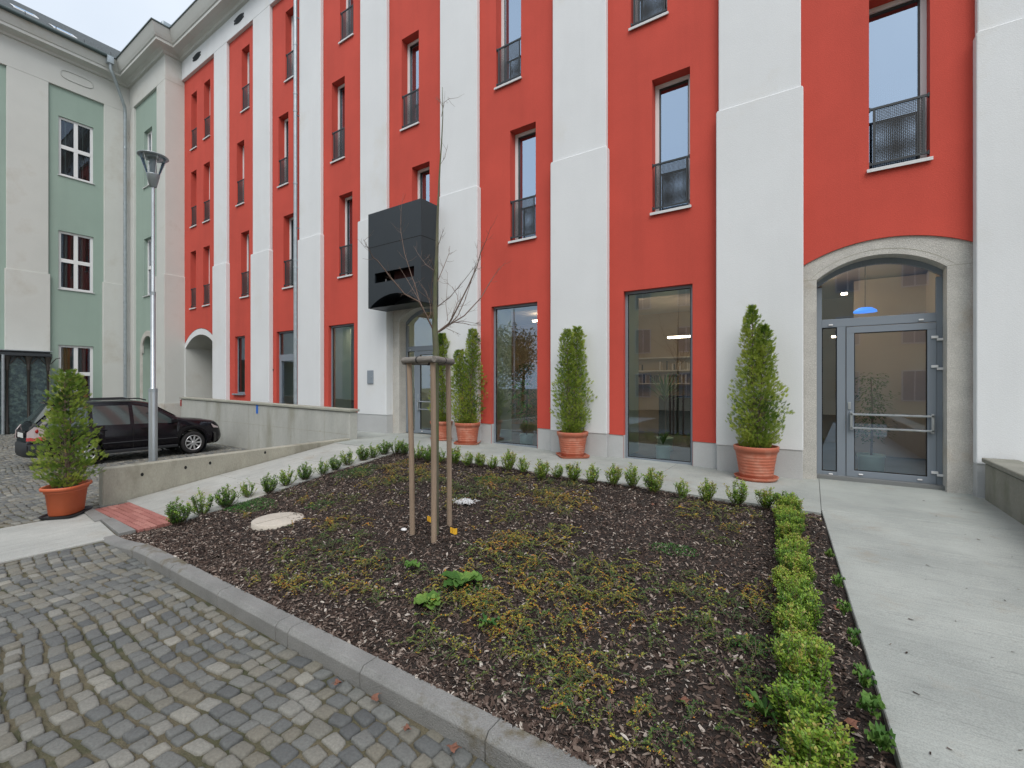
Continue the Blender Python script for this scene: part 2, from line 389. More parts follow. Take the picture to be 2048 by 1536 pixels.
# plinth: stepped with the bays
PLS = []
def zg(x): return zpath(x) if x > -9.9 else (.06 if x > -20 else -.9)
for i, (a, b, c, d) in enumerate(PX_):
    pl = MB(); PLS.append(pl); pl.prism([(c + .01, -.145), (d - .01, -.145), (d - .01, .3), (c + .01, .3)], -.9, zw((a + b) / 2) + .002)
for i in (2, 3, 5, 6):
    xa, xb = bays[i]; x0, x1, _, _ = win(GW[i])
    for u, v in ((xa, x0 + .004), (x1 - .004, xb)):
        pl = MB(); PLS.append(pl); pl.prism([(u, .012, zw(u)+.001), (v, .012, zw(v)+.001), (v, .3, zw(v)+.001), (u, .3, zw(u)+.001)], -.9, .3)
xa, xb = bays[1]; pl = MB(); PLS.append(pl); pl.box(xa, xb, .012, .3, -.9, .55)
for pl in PLS: pl.build('plinth', M['plinth'], RB, bevel=.006)
# entablature band + cornice (profile swept along the facade and round the projecting block)
cb = MB(); cb.box(XW, 3.4, -.12, 8, ZTOP, 16.36); cb.build('entablature', M['white'], RB, bevel=.01)
prof = [(.0, 16.34), (.10, 16.36), (.13, 16.44), (.24, 16.50), (.30, 16.50), (.50, 16.52), (.50, 16.64), (.54, 16.66), (.60, 16.78), (.70, 17.02), (.72, 17.10)]
def sweep(mb, path, prof, mi=0):
    """path: list of (point2d, outward offset direction 2d scaled for mitre)"""
    vs = []
    for (px, py), (ox, oy) in path:
        for o, z in prof: vs.append((px + ox * o, py + oy * o, z))
    n = len(prof)
    fs = [(i * n + k, (i + 1) * n + k, (i + 1) * n + k + 1, i * n + k + 1) for i in range(len(path) - 1) for k in range(n - 1)]
    mb.add(vs, fs, mi)
YB = -.76; XG = -28.75; YE = -16.0
cpath = [((3.4, -.12), (0, -1)), ((XW, -.12), (1, -1)), ((XW, YB), (1, -1)), ((XG, YB), (1, -1)), ((XG, YE), (1, 0))]
# red building cornice: facade + return
cm = MB(); sweep(cm, cpath[:2] + [((XW, YB + .001), (1, -.0))][:0], prof); cm.build('cornice', M['grey_plaster'], RB)
fl = MB(); sweep(fl, cpath[:2], [(.70, 17.10), (.75, 17.10), (.75, 17.15), (.0, 17.32), (-3, 18.8)]); fl.build('roof_edge', M['flash'], RB)
# oval vents in the band
def vent(x, parent):
    v = MB(); n = 20
    o = [(x + .30 * math.copysign(min(1, abs(math.cos(t)) * 1.25), math.cos(t)), 15.98 + .15 * math.sin(t)) for t in np.linspace(0, 2 * math.pi, n, endpoint=False)]
    v.extr(o, 'y', -.135, -.118)
    for dx, dz in ((-.33, -.05), (.33, .05), (-.33, .06), (.33, -.06)): v.box(x + dx - .04, x + dx + .04, -.145, -.12, 15.98 + dz - .03, 15.98 + dz + .03)
    for k in range(5): v.box(x - .24, x + .24, -.15, -.136, 15.88 + k * .045, 15.90 + k * .045)
    v.build('vent', M['dark'], parent)
for i in range(8): vent((bays[i][0] + bays[i][1]) / 2, RB)

def frame_rect(mb, x0, x1, z0, z1, w, y0, y1, mi=0, to=None):
    for a, b, c, d in ((x0, x1, z1 - w, z1), (x0, x1, z0, z0 + w), (x0, x0 + w, z0 + w, z1 - w), (x1 - w, x1, z0 + w, z1 - w)):
        mb.box(a, b, y0, y1, c, d, mi)
# upper windows
for n_, (bi, x0, x1, zs, zt) in enumerate(win_specs):
    X0_ = x0
    if bi == 7: x0 -= .085
    f = MB(); frame_rect(f, x0, x1, zs + .02, zt, .075, .225, .315, 0)
    frame_rect(f, x0 + .075, x1 - .075, zs + .095, zt - .075, .022, .255, .31, 1)
    w_ = x1 - x0
    fo = f.build('window', [M['wframe'], M['dsash']], RB, bevel=.003)
    g = MB(); g.quad((x0 + .09, .285, zs + .11), (x1 - .09, .285, zs + .11), (x1 - .09, .285, zt - .09), (x0 + .09, .285, zt - .09)); g.build('pane', M['glass'], fo)
    x0 = X0_
    s = MB(); s.box(x0 - .03, x1 + .03, -.05, .24, zs - .01, zs + .018); s.box(x0 - .03, x1 + .03, -.052, -.04, zs - .035, zs - .01); s.build('sill', M['sill'], fo, bevel=.003)
    r = MB(); zr = zs + .98 if bi else zs + .9
    r.box(x0 + .005, x1 - .005, .02, .05, zr - .015, zr + .02); r.box(x0 + .005, x1 - .005, .02, .045, zs + .10, zs + .13)
    for xx in (x0 + .05, x1 - .08): r.box(xx, xx + .03, .022, .043, zs + .13, zr - .015)
    for xx in (x0 + .0, x1 - .02): 
        for zz in (zr, zs + .115): r.box(xx, xx + .02, .01, .06, zz - .03, zz + .03)
    ro = r.build('railing', M['dark'], fo)
    q = MB(); q.quad((x0 + .075, .033, zs + .13), (x1 - .075, .033, zs + .13), (x1 - .075, .033, zr - .02), (x0 + .075, .033, zr - .02))
    q.v = q.v; r2 = q.build('railing_mesh', M['perf'], fo)
    c = MB(); k = max(6, int(w_ / .035)); xs = np.linspace(x0 + .06, x1 - .06, k * 2)
    ys = [.42 + (.02 if j % 2 else -.02) for j in range(len(xs))]
    for j in range(len(xs) - 1): c.quad((xs[j], ys[j], zs), (xs[j+1], ys[j+1], zs), (xs[j+1], ys[j+1], zt), (xs[j], ys[j], zt))
    c.build('curtain', M['sheer'], fo)
# dark interior behind upper floors
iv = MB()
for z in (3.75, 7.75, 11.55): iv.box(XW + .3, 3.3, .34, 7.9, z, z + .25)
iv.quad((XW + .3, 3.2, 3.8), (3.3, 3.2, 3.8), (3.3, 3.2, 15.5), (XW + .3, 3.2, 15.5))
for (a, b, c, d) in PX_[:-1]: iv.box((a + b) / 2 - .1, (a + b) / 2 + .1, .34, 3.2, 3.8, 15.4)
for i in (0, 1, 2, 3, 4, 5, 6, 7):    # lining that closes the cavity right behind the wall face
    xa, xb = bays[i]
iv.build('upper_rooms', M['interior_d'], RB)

# ---- ground floor room
rm = MB()
rm.box(-20, 3.3, .16, 7.9, -.25, zpath(0) + .06, 1)
rm.quad((-20, 5.5, -.1), (3.3, 5.5, -.1), (3.3, 5.5, 3.75), (-20, 5.5, 3.75), 0)
rm.quad((-20, .34, 3.745), (3.3, .34, 3.745), (3.3, 5.5, 3.745), (-20, 5.5, 3.745), 2)
rm.box(-5.55, -5.4, 1.2, 5.4, 0, 3.7, 3); rm.box(-10.9, -10.75, .9, 5.4, 0, 3.7, 3); rm.box(-.35, -.2, .9, 5.4, 0, 3.7, 4)
rm.box(.75, 1.95, 3.0, 3.1, 0, 3.7, 4); rm.box(-2.6, -1.2, 4.6, 4.7, 0, 2.3, 5); rm.box(-3.9, -2.7, 4.9, 5.3, 0, 1.15, 5)
rm.box(1.9, 2.05, .3, 5.4, 0, 3.7, 4)
for z in (1.5, 1.9, 2.3): rm.box(-4.9, -3.0, 5.1, 5.4, z, z + .03, 2)
for k in range(34):
    xx = -4.8 + k * .055; z = random.choice((1.53, 1.93)); rm.box(xx, xx + .03, 5.2, 5.25, z, z + random.uniform(.18, .3), random.choice((0, 2, 5)))
rm.build('ground_floor_room', [M['interior'], M['ifloor'], M['beige'], M['sage'], M['beige'], M['black']], RB)
# thick inner reveals
for i in (1, 2, 3, 5, 6):
    x0, x1, _, _ = win(GW[i]); t = MB()
    t.box(x0 - .25, x0 + .04, .17, .85, 0, 3.4); t.box(x1 - .04, x1 + .25, .17, .85, 0, 3.4); t.box(x0 - .25, x1 + .25, .17, .85, 3.40, 3.7)
    t.build('inner_reveal', M['sage'], RB)
lt = MB()
for (a, b, y, z) in ((-3.3, -2.1, 3.6, 2.75), (-4.9, -4.2, 3.2, 2.65)): lt.box(a, b, y, y + .06, z, z + .05)
for (a, b, y, z) in ((-7.5, -6.3, 3.4, 3.5), (-9.8, -8.8, 3.0, 3.5), (-13, -11.8, 3, 3.5)): lt.box(a, b, y, y + .06, z, z + .05)
for (x, y, z) in ((-6.0, 2.0, 3.1), (.45, 1.2, 3.15), (.30, 1.0, 2.35), (-9.6, 1.5, 3.25)): lt.box(x, x + .09, y, y + .09, z, z + .03)
for (x, ya, yb) in ((-.13, 1.0, 2.6), (-4.3, .9, 2.4), (-4.0, .9, 2.4), (-7.6, .9, 2.2), (-12.9, .9, 2.0)): lt.box(x, x + .06, ya, yb, 3.5, 3.55)  # unseen fill tubes added behind the pilasters to brighten rooms and door partition
lt.build('ceiling_and_fill_lamps', M['tube'], RB)
bl = MB(); bl.lathe([(.0, 2.92), (.10, 2.91), (.17, 2.86), (.18, 2.83), (.10, 2.82), (0, 2.82)], (.82, 1.5), 24); bl.build('pendant_shade', M['bluel'], RB)
bb = MB(); bb.tube([(.82, 1.5, 2.92), (.82, 1.5, 3.74)], .006, 6); bb.build('pendant_cord', M['dark'], RB)

# ---- shop windows
for i in (2, 3, 5, 6, 1):
    x0, x1, zs_, _ = win(GW[i]); z0 = zpath((x0 + x1) / 2) + (-.02); zt = 3.42
    if i == 1: z0 = zs_ + .03
    f = MB(); frame_rect(f, x0, x1, z0, zt, .055, .10, .16)
    if i == 2: frame_rect(f, x0 + .055, x1 - .02, z0 + .02, 2.45, .11, .085, .15); f.box(x0, x1, .09, .15, 2.45, 2.58)
    fo = f.build('shop_window', M['frame'], RB, bevel=.004)
    g = MB(); g.quad((x0 + .05, .13, z0 + .05), (x1 - .05, .13, z0 + .05), (x1 - .05, .13, zt - .05), (x0 + .05, .13, zt - .05)); g.build('pane', M['glass_shop'], fo)
    gk = MB(); frame_rect(gk, x0 + .055, x1 - .055, z0 + .055, zt - .055, .014, .118, .128); gk.build('gasket', M['black'], fo)
    if i == 1:
        s = MB(); s.box(x0 - .05, x1 + .05, -.10, .1, z0 - .06, z0 - .005); s.build('sill', M['plaque'], fo, bevel=.004)

# ---- arched entrances
def entrance(xa, xb, xo0, xo1, zs, rise, yst, ydoor, zfloor, zso, riseo, side, leaf):
    """stone surround between xa..xb, opening xo0..xo1, door in plane ydoor"""
    st = MB(); A = arch((xa + xb) / 2, (xb - xa) / 2, zso, riseo); xm = (xo0 + xo1) / 2; Bf = arch(xm, (xo1 - xo0) / 2, zs, rise)
    xs = sorted(set(np.linspace(xa, xb, 5).tolist() + np.linspace(xo0, xo1, 29).tolist()))
    for a, b in zip(xs[:-1], xs[1:]):
        inn = a >= xo0 - 1e-6 and b <= xo1 + 1e-6
        za, zb_ = (Bf(a), Bf(b)) if inn else (-.3, -.3)
        st.quad((a, yst, za), (b, yst, zb_), (b, yst, A(b) + .05), (a, yst, A(a) + .05))
        if inn: st.quad((a, yst, za), (b, yst, zb_), (b, ydoor + .1, zb_), (a, ydoor + .1, za))
    for x in (xo0, xo1): st.quad((x, yst, -.3), (x, ydoor + .1, -.3), (x, ydoor + .1, zs), (x, yst, zs))
    so = st.build('stone_surround', M['stone'], RB)
    jt = MB()   # block joints, cut as thin dark grooves standing 2 mm proud
    for x, sg in ((xo0, -1), (xo1, 1)):
        e = xa if sg < 0 else xb; jt.box(min(x, e), max(x, e), yst - .0025, yst - .0005, zs + .005, zs + .012)
    n = 24
    for k in range(n):
        a = xo0 - .08 + (xo1 - xo0 + .16) * k / n; b = xo0 - .08 + (xo1 - xo0 + .16) * (k + 1) / n
        Bg = arch(xm, (xo1 - xo0) / 2 + .08, zs + .03, rise + .05)
        jt.quad((a, yst - .002, Bg(a)), (b, yst - .002, Bg(b)), (b, yst - .002, Bg(b) + .008), (a, yst - .002, Bg(a) + .008))
    jt.build('joint', M['conc_dark'], so)
    # door frame: arched head as strips
    fr = MB(); y0, y1 = ydoor, ydoor + .07; w = .075
    a0, a1 = xo0, xo1
    fr.box(a0, a0 + w, y0, y1, zfloor, zs - w * 1.2); fr.box(a1 - w, a1, y0, y1, zfloor, zs - w * 1.2)
    n = 26; xs = np.linspace(a0, a1, n + 1); Bi = arch(xm, (a1 - a0) / 2, zs - w * 1.2, rise + .0)
    for k in range(n):
        a, b = xs[k], xs[k + 1]
        poly = [(a, Bi(a)), (b, Bi(b)), (b, Bf(b) + .02), (a, Bf(a) + .02)]; fr.extr(poly, 'y', y0, y1)
    fr.box(a0 + w, a1 - w, y0, y1, 2.46, 2.60)
    if side == 'left': m0, m1, l0, l1 = leaf[0] - .12, leaf[0], leaf[0], leaf[1]
    else: m0, m1, l0, l1 = leaf[1], leaf[1] + .10, leaf[0], leaf[1]
    fr.box(m0, m1, y0, y1, zfloor, 2.46)
    fr.box(a0 + w, a1 - w, y0 + .005, y1, zfloor, zfloor + .07)
    fo = fr.build('entrance_frame', M['frame'], RB, bevel=.004)
    gk = MB(); gk.quad((a0 + w, y0 + .04, 2.60), (a1 - w, y0 + .04, 2.60), (a1 - w, y0 + .04, zs + rise), (a0 + w, y0 + .04, zs + rise)); 
    if side == 'left': gk.quad((a0 + w, y0 + .04, zfloor + .07), (m0, y0 + .04, zfloor + .07), (m0, y0 + .04, 2.46), (a0 + w, y0 + .04, 2.46))
    else: gk.quad((m1, y0 + .04, zfloor + .07), (a1 - w, y0 + .04, zfloor + .07), (a1 - w, y0 + .04, 2.46), (m1, y0 + .04, 2.46))
    gk.build('pane', M['glass_shop'], fo)
    ga = MB(); frame_rect(ga, a0 + w, m0 if side == 'left' else l0 - .02, zfloor + .07, 2.46, .014, y0 + .02, y0 + .035) if side == 'left' else None
    if side == 'left': ga.build('gasket', M['black'], fo)
    lf = MB(); frame_rect(lf, l0 + .008, l1 - .008, zfloor + .015, 2.45, .105, y0 - .012, y0 + .05)
    lo = lf.build('door', M['frame'], RB, bevel=.004)
    g = MB(); g.quad((l0 + .1, y0 + .02, zfloor + .1), (l1 - .1, y0 + .02, zfloor + .1), (l1 - .1, y0 + .02, 2.36), (l0 + .1, y0 + .02, 2.36)); g.build('pane', M['glass_shop'], lo)
    ga = MB(); frame_rect(ga, l0 + .112, l1 - .112, zfloor + .119, 2.346, .013, y0 - .004, y0 + .012); ga.build('gasket', M['black'], lo)
    h = MB()
    for z in (1.0, .775): h.box(l0 + .05, l1 - .04, y0 - .075, y0 - .045, z - .014, z + .014)
    for x in (l0 + .055, l1 - .075): h.box(x, x + .035, y0 - .075, y0 - .012, .74, 1.04)
    h.build('push_bar', M['galv'], lo, bevel=.004)
    if side == 'left':
        for z in (2.22, 1.77, .14):
            hg = MB(); hg.box(l1 - .07, l1 + .01, y0 - .04, y0 - .008, z - .02, z + .02); hg.box(l1 - .005, l1 + .08, y0 - .04, y0 - .002, z - .055, z - .018); hg.build('hinge', M['wframe'], lo, bevel=.004)
        hg = MB(); hg.box(l0 + .03, l0 + .07, y0 - .03, y0 - .01, 1.08, 1.2); hg.build('door_lock', M['galv'], lo, bevel=.003)
        sd = MB()
        for x, z in ((a0 + .2, 2.50), (a1 - .25, 2.50), (a0 + .2, zfloor + .03), (l0 + .2, zfloor + .065), (l1 - .2, zfloor + .065)):
            sd.box(x - .03, x + .03, y0 - .03, y0 - .013, z - .012, z + .012)
        sd.build('drain_cap', M['wframe'], fo, bevel=.006)
entrance(PX_[6][1], PX_[7][0], .065, 1.665, 3.24, .30, .03, .30, -.055, 3.50, .29, 'left', (.47, 1.60))
xa4, xb4 = PX_[3][1], PX_[4][0]
x40, x41 = F(798.5, 0, .10)[0], xb4 - .12
entrance(xa4, xb4, x40, x41, 3.32, .34, .10, .36, .07, 3.66, .25, 'left', (F(835, 0, .36)[0], x41 - .08))
# ---- passage through the building (bay 0)
ps = MB(); xa, xb = bays[0]; xm = (xa + xb) / 2 - .02; hw = (xb - xa) / 2
Ao = arch(xm, hw, 3.28, .68); Ai = arch(xm, hw - .10, 3.12, .58)
xs = np.linspace(xa + .10, xb - .12, 25)
for a, b in zip(xs[:-1], xs[1:]):
    ps.quad((a, .0, Ai(a)), (b, .0, Ai(b)), (b, .0, Ao(b) + .02), (a, .0, Ao(a) + .02), 0)
    ps.quad((a, .0, Ai(a)), (b, .0, Ai(b)), (b, 7, Ai(b)), (a, 7, Ai(a)), 1)
for x, o in ((xs[0], -1), (xs[-1], 1)):
    e = xa if o < 0 else xb
    ps.quad((min(x, e), 0, -.8), (max(x, e), 0, -.8), (max(x, e), 0, Ao(x) + .02), (min(x, e), 0, Ao(x) + .02), 0)
    ps.quad((x, 0, -.8), (x, 7, -.8), (x, 7, Ai(x)), (x, 0, Ai(x)), 1)
ps.quad((xs[0], 7, -.8), (xs[-1], 7, -.8), (xs[-1], 7, 4), (xs[0], 7, 4), 1)
ps.build('passage', [M['white'], M['grey_plaster']], RB)
# ---- downpipe on bay 2
dp = MB(); dx = F(592, 0, -.18)[0]
dp.tube([(dx, -.20, .1), (dx, -.20, 16.2)], .062, 14)
for z in (.3, 3.0, 5.5, 5.75, 8.4, 10.9, 11.5, 13.2): dp.tube([(dx, -.20, z), (dx, -.20, z + .06)], .072, 14)
for z in (2.9, 6.9, 10.8, 14.2): dp.box(dx - .015, dx + .015, -.16, .0, z, z + .03)
dp.build('downpipe', M['zinc'], RB)
sk = MB(); sk.box(F(545, 0)[0], F(547.5, 0)[0], -.02, .01, 2.0, 2.06); sk.build('bell_button', M['dark'], RB)

# ------------------------------------------------------------------ canopy box and meter box
CB = empty('canopy_box', (-9.29, -.5, 3.6), label='big anthracite metal box over the arched entrance with a horizontal slot', cat='canopy')
def rel(mb, c): mb.v = [(x - c[0], y - c[1], z - c[2]) for x, y, z in mb.v]; return mb
cc = (-9.29, -.5, 3.6)
x0, x1, yf, yb = -10.31, -8.27, -.80, -.162
bx = MB(); Ar = arch((x0 + x1) / 2, (x1 - x0) / 2 - .08, 3.62, .30)
slabs(bx, x0, x1, lambda x: (Ar(x) if x0 + .08 < x < x1 - .08 else 3.6), lambda x: 6.22,
      [(x0 + .27, x1 - .25, 4.27, 4.54, .05)] + [(x0 + .08, x1 - .08, 3.6, Ar, .63)], yf)
bx.quad((x0, yf, 3.6), (x0, yb, 3.6), (x0, yb, 6.22), (x0, yf, 6.22)); bx.quad((x1, yf, 3.6), (x1, yb, 3.6), (x1, yb, 6.22), (x1, yf, 6.22))
bx.quad((x0, yf, 6.22), (x1, yf, 6.22), (x1, yb, 6.22), (x0, yb, 6.22)); bx.quad((x0, yb, 3.6), (x1, yb, 3.6), (x1, yb, 6.22), (x0, yb, 6.22))
rel(bx, cc).build('shell', M['box'], CB)
b2 = MB(); b2.box(x0, x1, yf - .002, yf - .0005, 5.27, 5.285); b2.box(x1 + .0005, x1 + .002, yf, yb, 5.27, 5.285)
rel(b2, cc).build('panel_joint', M['black'], CB)
b3 = MB(); b3.box(-9.9, -9.87, yf + .25, yf + .28, 4.33, 4.42); rel(b3, cc).build('inner_light', M['wframe'], CB)
b4 = MB(); b4.box(-9.6, -8.6, yf + .3, yf + .32, 4.2, 4.6); rel(b4, cc).build('inner_panel', pmat('dim_red_panel', (.05, .008, .008)), CB)
mx, mz = F(741, 754, -.17)
MBX = empty('meter_box', (mx, -.17, mz), label='small grey metal box lid on the white pilaster left of the arched entrance', cat='meter box')
b = MB(); b.box(-.13, .13, -.025, .008, -.20, .20); b.build('lid', M['plaque'], MBX, bevel=.008)
b = MB(); b.tube([(.075, -.04, -.0), (.075, -.02, -.0)], .016, 10); b.build('lock', M['zinc'], MBX)

# ------------------------------------------------------------------ GREEN BUILDING
GB = empty('green_building', (XG, -8, 0), label='pale green and grey building with white four-pane windows and slate roof', cat='building')
GO = (XG, -8, 0)
def gb(mb, name, mat, parent=GB, **k): rel(mb, GO); return mb.build(name, mat, parent, **k)
# left facade on plane X = XG : local coordinate s = Y
toG = lambda s, d, z: (XG - d, s, z)      # depth d goes into the building (-X)
gwin = []
yw0, yw1 = FXP(117, 0, XG)[0], FXP(187, 0, XG)[0]
for (tp, bt) in ((13.8, 11.1), (8.55, 5.87), (3.30, .65)): gwin.append((yw0, yw1, bt, tp))
p0, p1, g0 = FXP(12, 0, XG)[0], FXP(96, 0, XG)[0], FXP(207, 0, XG)[0]
g = MB()
slabs(g, p1 - .05, g0 + .05, lambda x: -.6, lambda x: 15.1, [(a, b, c, d, .12) for a, b, c, d in gwin], 0.0, to=toG)
w_ = yw1 - yw0
more = []
sp = (p1 - p0); bayw = g0 - p1
s0 = p0 - bayw
slabs(g, YE, p0 + .05, lambda x: -.6, lambda x: 15.1, [(s0 + .35 - k * (sp + bayw), s0 + .35 + w_ - k * (sp + bayw), c, d, .12) for k in range(3) for (_, _, c, d) in gwin[:2]], 0.0, to=toG)
for k in range(3):
    for (_, _, c, d) in gwin[:2]: more.append((s0 + .35 - k * (sp + bayw), s0 + .35 + w_ - k * (sp + bayw), c, d))
gb(g, 'wall', M['green'])
def gpil(a, b):
    p = MB(); p.box(XG - .02, XG + .10, a, b, 6.45, 15.1); p.box(XG - .02, XG + .14, a - .05, b + .05, -.6, 6.45); gb(p, 'pilaster', M['grey_plaster'], bevel=.012)
gpil(p0, p1); gpil(g0, YB + .3)
for k in range(1, 4): gpil(p0 - k * (sp + bayw), p1 - k * (sp + bayw))
e = MB(); e.box(XG - 5, XG + .10, YE, YB + .3, 15.1, 16.36); e.box(XG - 5, XW, YB, 5, 15.25, 16.36)
gb(e, 'entablature', M['grey_plaster'], bevel=.01)
c = MB(); sweep(c, [((XW, -.12), (1, -1)), ((XW, YB), (1, -1)), ((XG + .1, YB), (1, -1)), ((XG + .1, YE), (1, 0))], prof); gb(c, 'cornice', M['grey_plaster'])
# projecting block face on Y = YB
def FB(px, py): return F(px, py, YB)
bwin = [(283, 299, 262, 250, 376, 365), (283, 299, 478, 470, 593, 588)]
h = []
for (a, b_, t1, t2, s1, s2) in bwin:
    xx0, xx1 = FB(a, 0)[0], FB(b_, 0)[0]; h.append((xx0, xx1, .5 * (FB(a, s1)[1] + FB(b_, s2)[1]), .5 * (FB(a, t1)[1] + FB(b_, t2)[1]), .22))
gx0, gx1, gx2 = FB(267, 0)[0], FB(306, 0)[0], FB(313, 0)[0]
nich0, nich1 = FB(281, 0)[0], FB(303, 0)[0]
g = MB(); slabs(g, gx0 - .05, gx2 + .05, lambda x: -.6, lambda x: 15.25, h + [(nich0, nich1, -.6, arch((nich0 + nich1) / 2, (nich1 - nich0) / 2, 3.0, .8), .35)], YB + .10)
gb(g, 'wall', M['green'])
g = MB(); g.box(gx2, XW, YB, 3, -.6, 15.25); g.box(gx2 - .06, XW + .05, YB - .05, 3, -.6, 6.45); g.box(XG, gx0, YB, YB + .3, -.6, 15.25); gb(g, 'corner_pilaster', M['grey_plaster'], bevel=.01)
g = MB(); g.box(gx2 - .09, XW + .08, YB - .08, .0, -.6, .62); gb(g, 'plinth', M['stone'])
g = MB(); g.quad((nich0, YB + .44, -.6), (nich1, YB + .44, -.6), (nich1, YB + .44, 4), (nich0, YB + .44, 4)); gb(g, 'gate_leaf', M['stone'])
st = MB(); A1 = arch((nich0 + nich1) / 2, (nich1 - nich0) / 2 + .25, 3.0, 1.05); A2 = arch((nich0 + nich1) / 2, (nich1 - nich0) / 2, 3.0, .8)
xs = np.linspace(nich0 - .25, nich1 + .25, 26)
for a, b_ in zip(xs[:-1], xs[1:]):
    za = A2(a) if nich0 < a < nich1 else (-.6 if not nich0 <= a <= nich1 else 3); zb_ = A2(b_) if nich0 < b_ < nich1 else (-.6 if not nich0 <= b_ <= nich1 else 3)
    if (nich0 < a) != (nich0 < b_) or (nich1 > a) != (nich1 > b_): za = zb_ = min(3.0, 3.0)
    st.extr([(a, za), (b_, zb_), (b_, A1(b_)), (a, A1(a))], 'y', YB + .05, YB + .11)
gb(st, 'stone_arch', M['stone'])
# white windows
def gwindow(a, b_, z0, z1, onX, depth, cur):
    f = MB(); W = .10
    def bx_(s0_, s1_, c0, c1, d0=depth, d1=depth + .07, mi=0):
        if onX: f.box(XG - d1, XG - d0, s0_, s1_, c0, c1, mi)
        else: f.box(s0_, s1_, YB + d0, YB + d1, c0, c1, mi)
    zm = z1 - (z1 - z0) * .5; sm = (a + b_) / 2
    bx_(a, b_, z1 - W, z1); bx_(a, b_, z0, z0 + W); bx_(a, a + W, z0 + W, z1 - W); bx_(b_ - W, b_, z0 + W, z1 - W)
    bx_(a + W, b_ - W, zm - .085, zm + .085, depth - .01); 
    bx_(sm - .07, sm + .07, zm + .085, z1 - W, depth - .01); bx_(sm - .07, sm + .07, z0 + W, zm - .085, depth - .01)
    fo = gb(f, 'window', M['wframe'], bevel=.004)
    q = MB(); d = depth + .045
    P = (lambda s_, z: (XG - d, s_, z)) if onX else (lambda s_, z: (s_, YB + d, z))
    q.quad(P(a + W, z0 + W), P(b_ - W, z0 + W), P(b_ - W, z1 - W), P(a + W, z1 - W)); rel(q, GO); q.build('pane', M['glass_plain'], fo)
    s = MB()
    if onX: s.box(XG - depth, XG + .05, a - .03, b_ + .03, z0 - .03, z0)
    else: s.box(a - .03, b_ + .03, YB + .04, YB + depth, z0 - .03, z0)
    rel(s, GO); s.build('sill', M['sill'], fo)
    c = MB(); nn = 26; ss = np.linspace(a + .03, b_ - .03, nn)
    for j in range(nn - 1):
        dd = depth + .17 + .03 * (j % 2); de = depth + .17 + .03 * ((j + 1) % 2)
        Q = (lambda s_, dd_, z: (XG - dd_, s_, z)) if onX else (lambda s_, dd_, z: (s_, YB + dd_, z))
        u = (j % 13) / 13
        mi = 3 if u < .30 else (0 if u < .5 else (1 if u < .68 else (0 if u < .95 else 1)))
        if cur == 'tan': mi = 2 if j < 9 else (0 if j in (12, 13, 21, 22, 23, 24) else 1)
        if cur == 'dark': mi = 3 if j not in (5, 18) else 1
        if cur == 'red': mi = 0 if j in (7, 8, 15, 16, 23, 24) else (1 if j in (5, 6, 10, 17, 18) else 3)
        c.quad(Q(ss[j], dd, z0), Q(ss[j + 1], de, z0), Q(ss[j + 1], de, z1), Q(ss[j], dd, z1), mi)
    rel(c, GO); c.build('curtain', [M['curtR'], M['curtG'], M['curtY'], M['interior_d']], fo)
for k, (a, b_, c, d) in enumerate(gwin): gwindow(a, b_, c, d, True, .08, ('dark', 'red', 'tan')[k])
for a, b_, c, d in more: gwindow(a, b_, c, d, True, .08, 'red')
for a, b_, c, d, _ in h: gwindow(a, b_, c, d, False, .24, 'dark')
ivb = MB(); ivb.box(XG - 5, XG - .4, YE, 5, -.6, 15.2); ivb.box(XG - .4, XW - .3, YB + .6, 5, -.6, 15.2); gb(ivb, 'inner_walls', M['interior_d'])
# thin raised ovals in the band
for (yc) in ((yw0 + yw1) / 2, (yw0 + yw1) / 2 - sp - bayw):
    o = MB(); pts = [(XG + .115, yc + .55 * math.copysign(abs(math.cos(t)) ** .6, math.cos(t)), 15.75 + .2 * math.copysign(abs(math.sin(t)) ** .6, math.sin(t))) for t in np.linspace(0, 2 * math.pi, 28)]
    o.tube(pts, .018, 6); gb(o, 'oval_moulding', M['grey_plaster'])
# roof, gutter, skylights
rf = MB(); rx0, rz0, rx1, rz1 = XG + .85, 17.16, XG - 5.6, 21.3
rf.quad((rx0, YE, rz0), (rx0, YB + 3, rz0), (rx1, YB + 3, rz1), (rx1, YE, rz1)); rf.quad((rx1, YE, rz1), (rx1, YB + 3, rz1), (rx1 - 6, YB + 3, 17), (rx1 - 6, YE, 17))
rfo = gb(rf, 'roof', M['slate'])
rr = MB(); sl = (rz1 - rz0) / (rx0 - rx1)
for k in range(1, 26):
    x = rx0 - k * .25; z = rz0 + k * .25 * sl
    rr.box(x - .01, x + .012, YE, YB + 3, z, z + .022)
rel(rr, GO); rr.build('slate_course', M['slate'], rfo)
for (ya, yb_, k0, k1) in ((-3.55, -2.75, .5, 1.3), (-4.6, -3.8, 1.6, 2.4)):
    s = MB(); X0, X1 = rx0 - k0, rx0 - k1; Z0, Z1 = rz0 + k0 * sl + .06, rz0 + k1 * sl + .06
    s.quad((X0, ya, Z0), (X0, yb_, Z0), (X1, yb_, Z1), (X1, ya, Z1)); s.quad((X0, ya, Z0 - .1), (X0, yb_, Z0 - .1), (X0, yb_, Z0), (X0, ya, Z0))
    s.quad((X0, yb_, Z0 - .1), (X1, yb_, Z1 - .1), (X1, yb_, Z1), (X0, yb_, Z0)); rel(s, GO); s.build('skylight', M['wframe'], rfo)
    s = MB(); s.quad((X0 - .08, ya + .09, Z0 + .06), (X0 - .08, yb_ - .09, Z0 + .06), (X1 + .08, yb_ - .09, Z1 - .045), (X1 + .08, ya + .09, Z1 - .045)); rel(s, GO); s.build('skylight_pane', M['glass'], rfo)
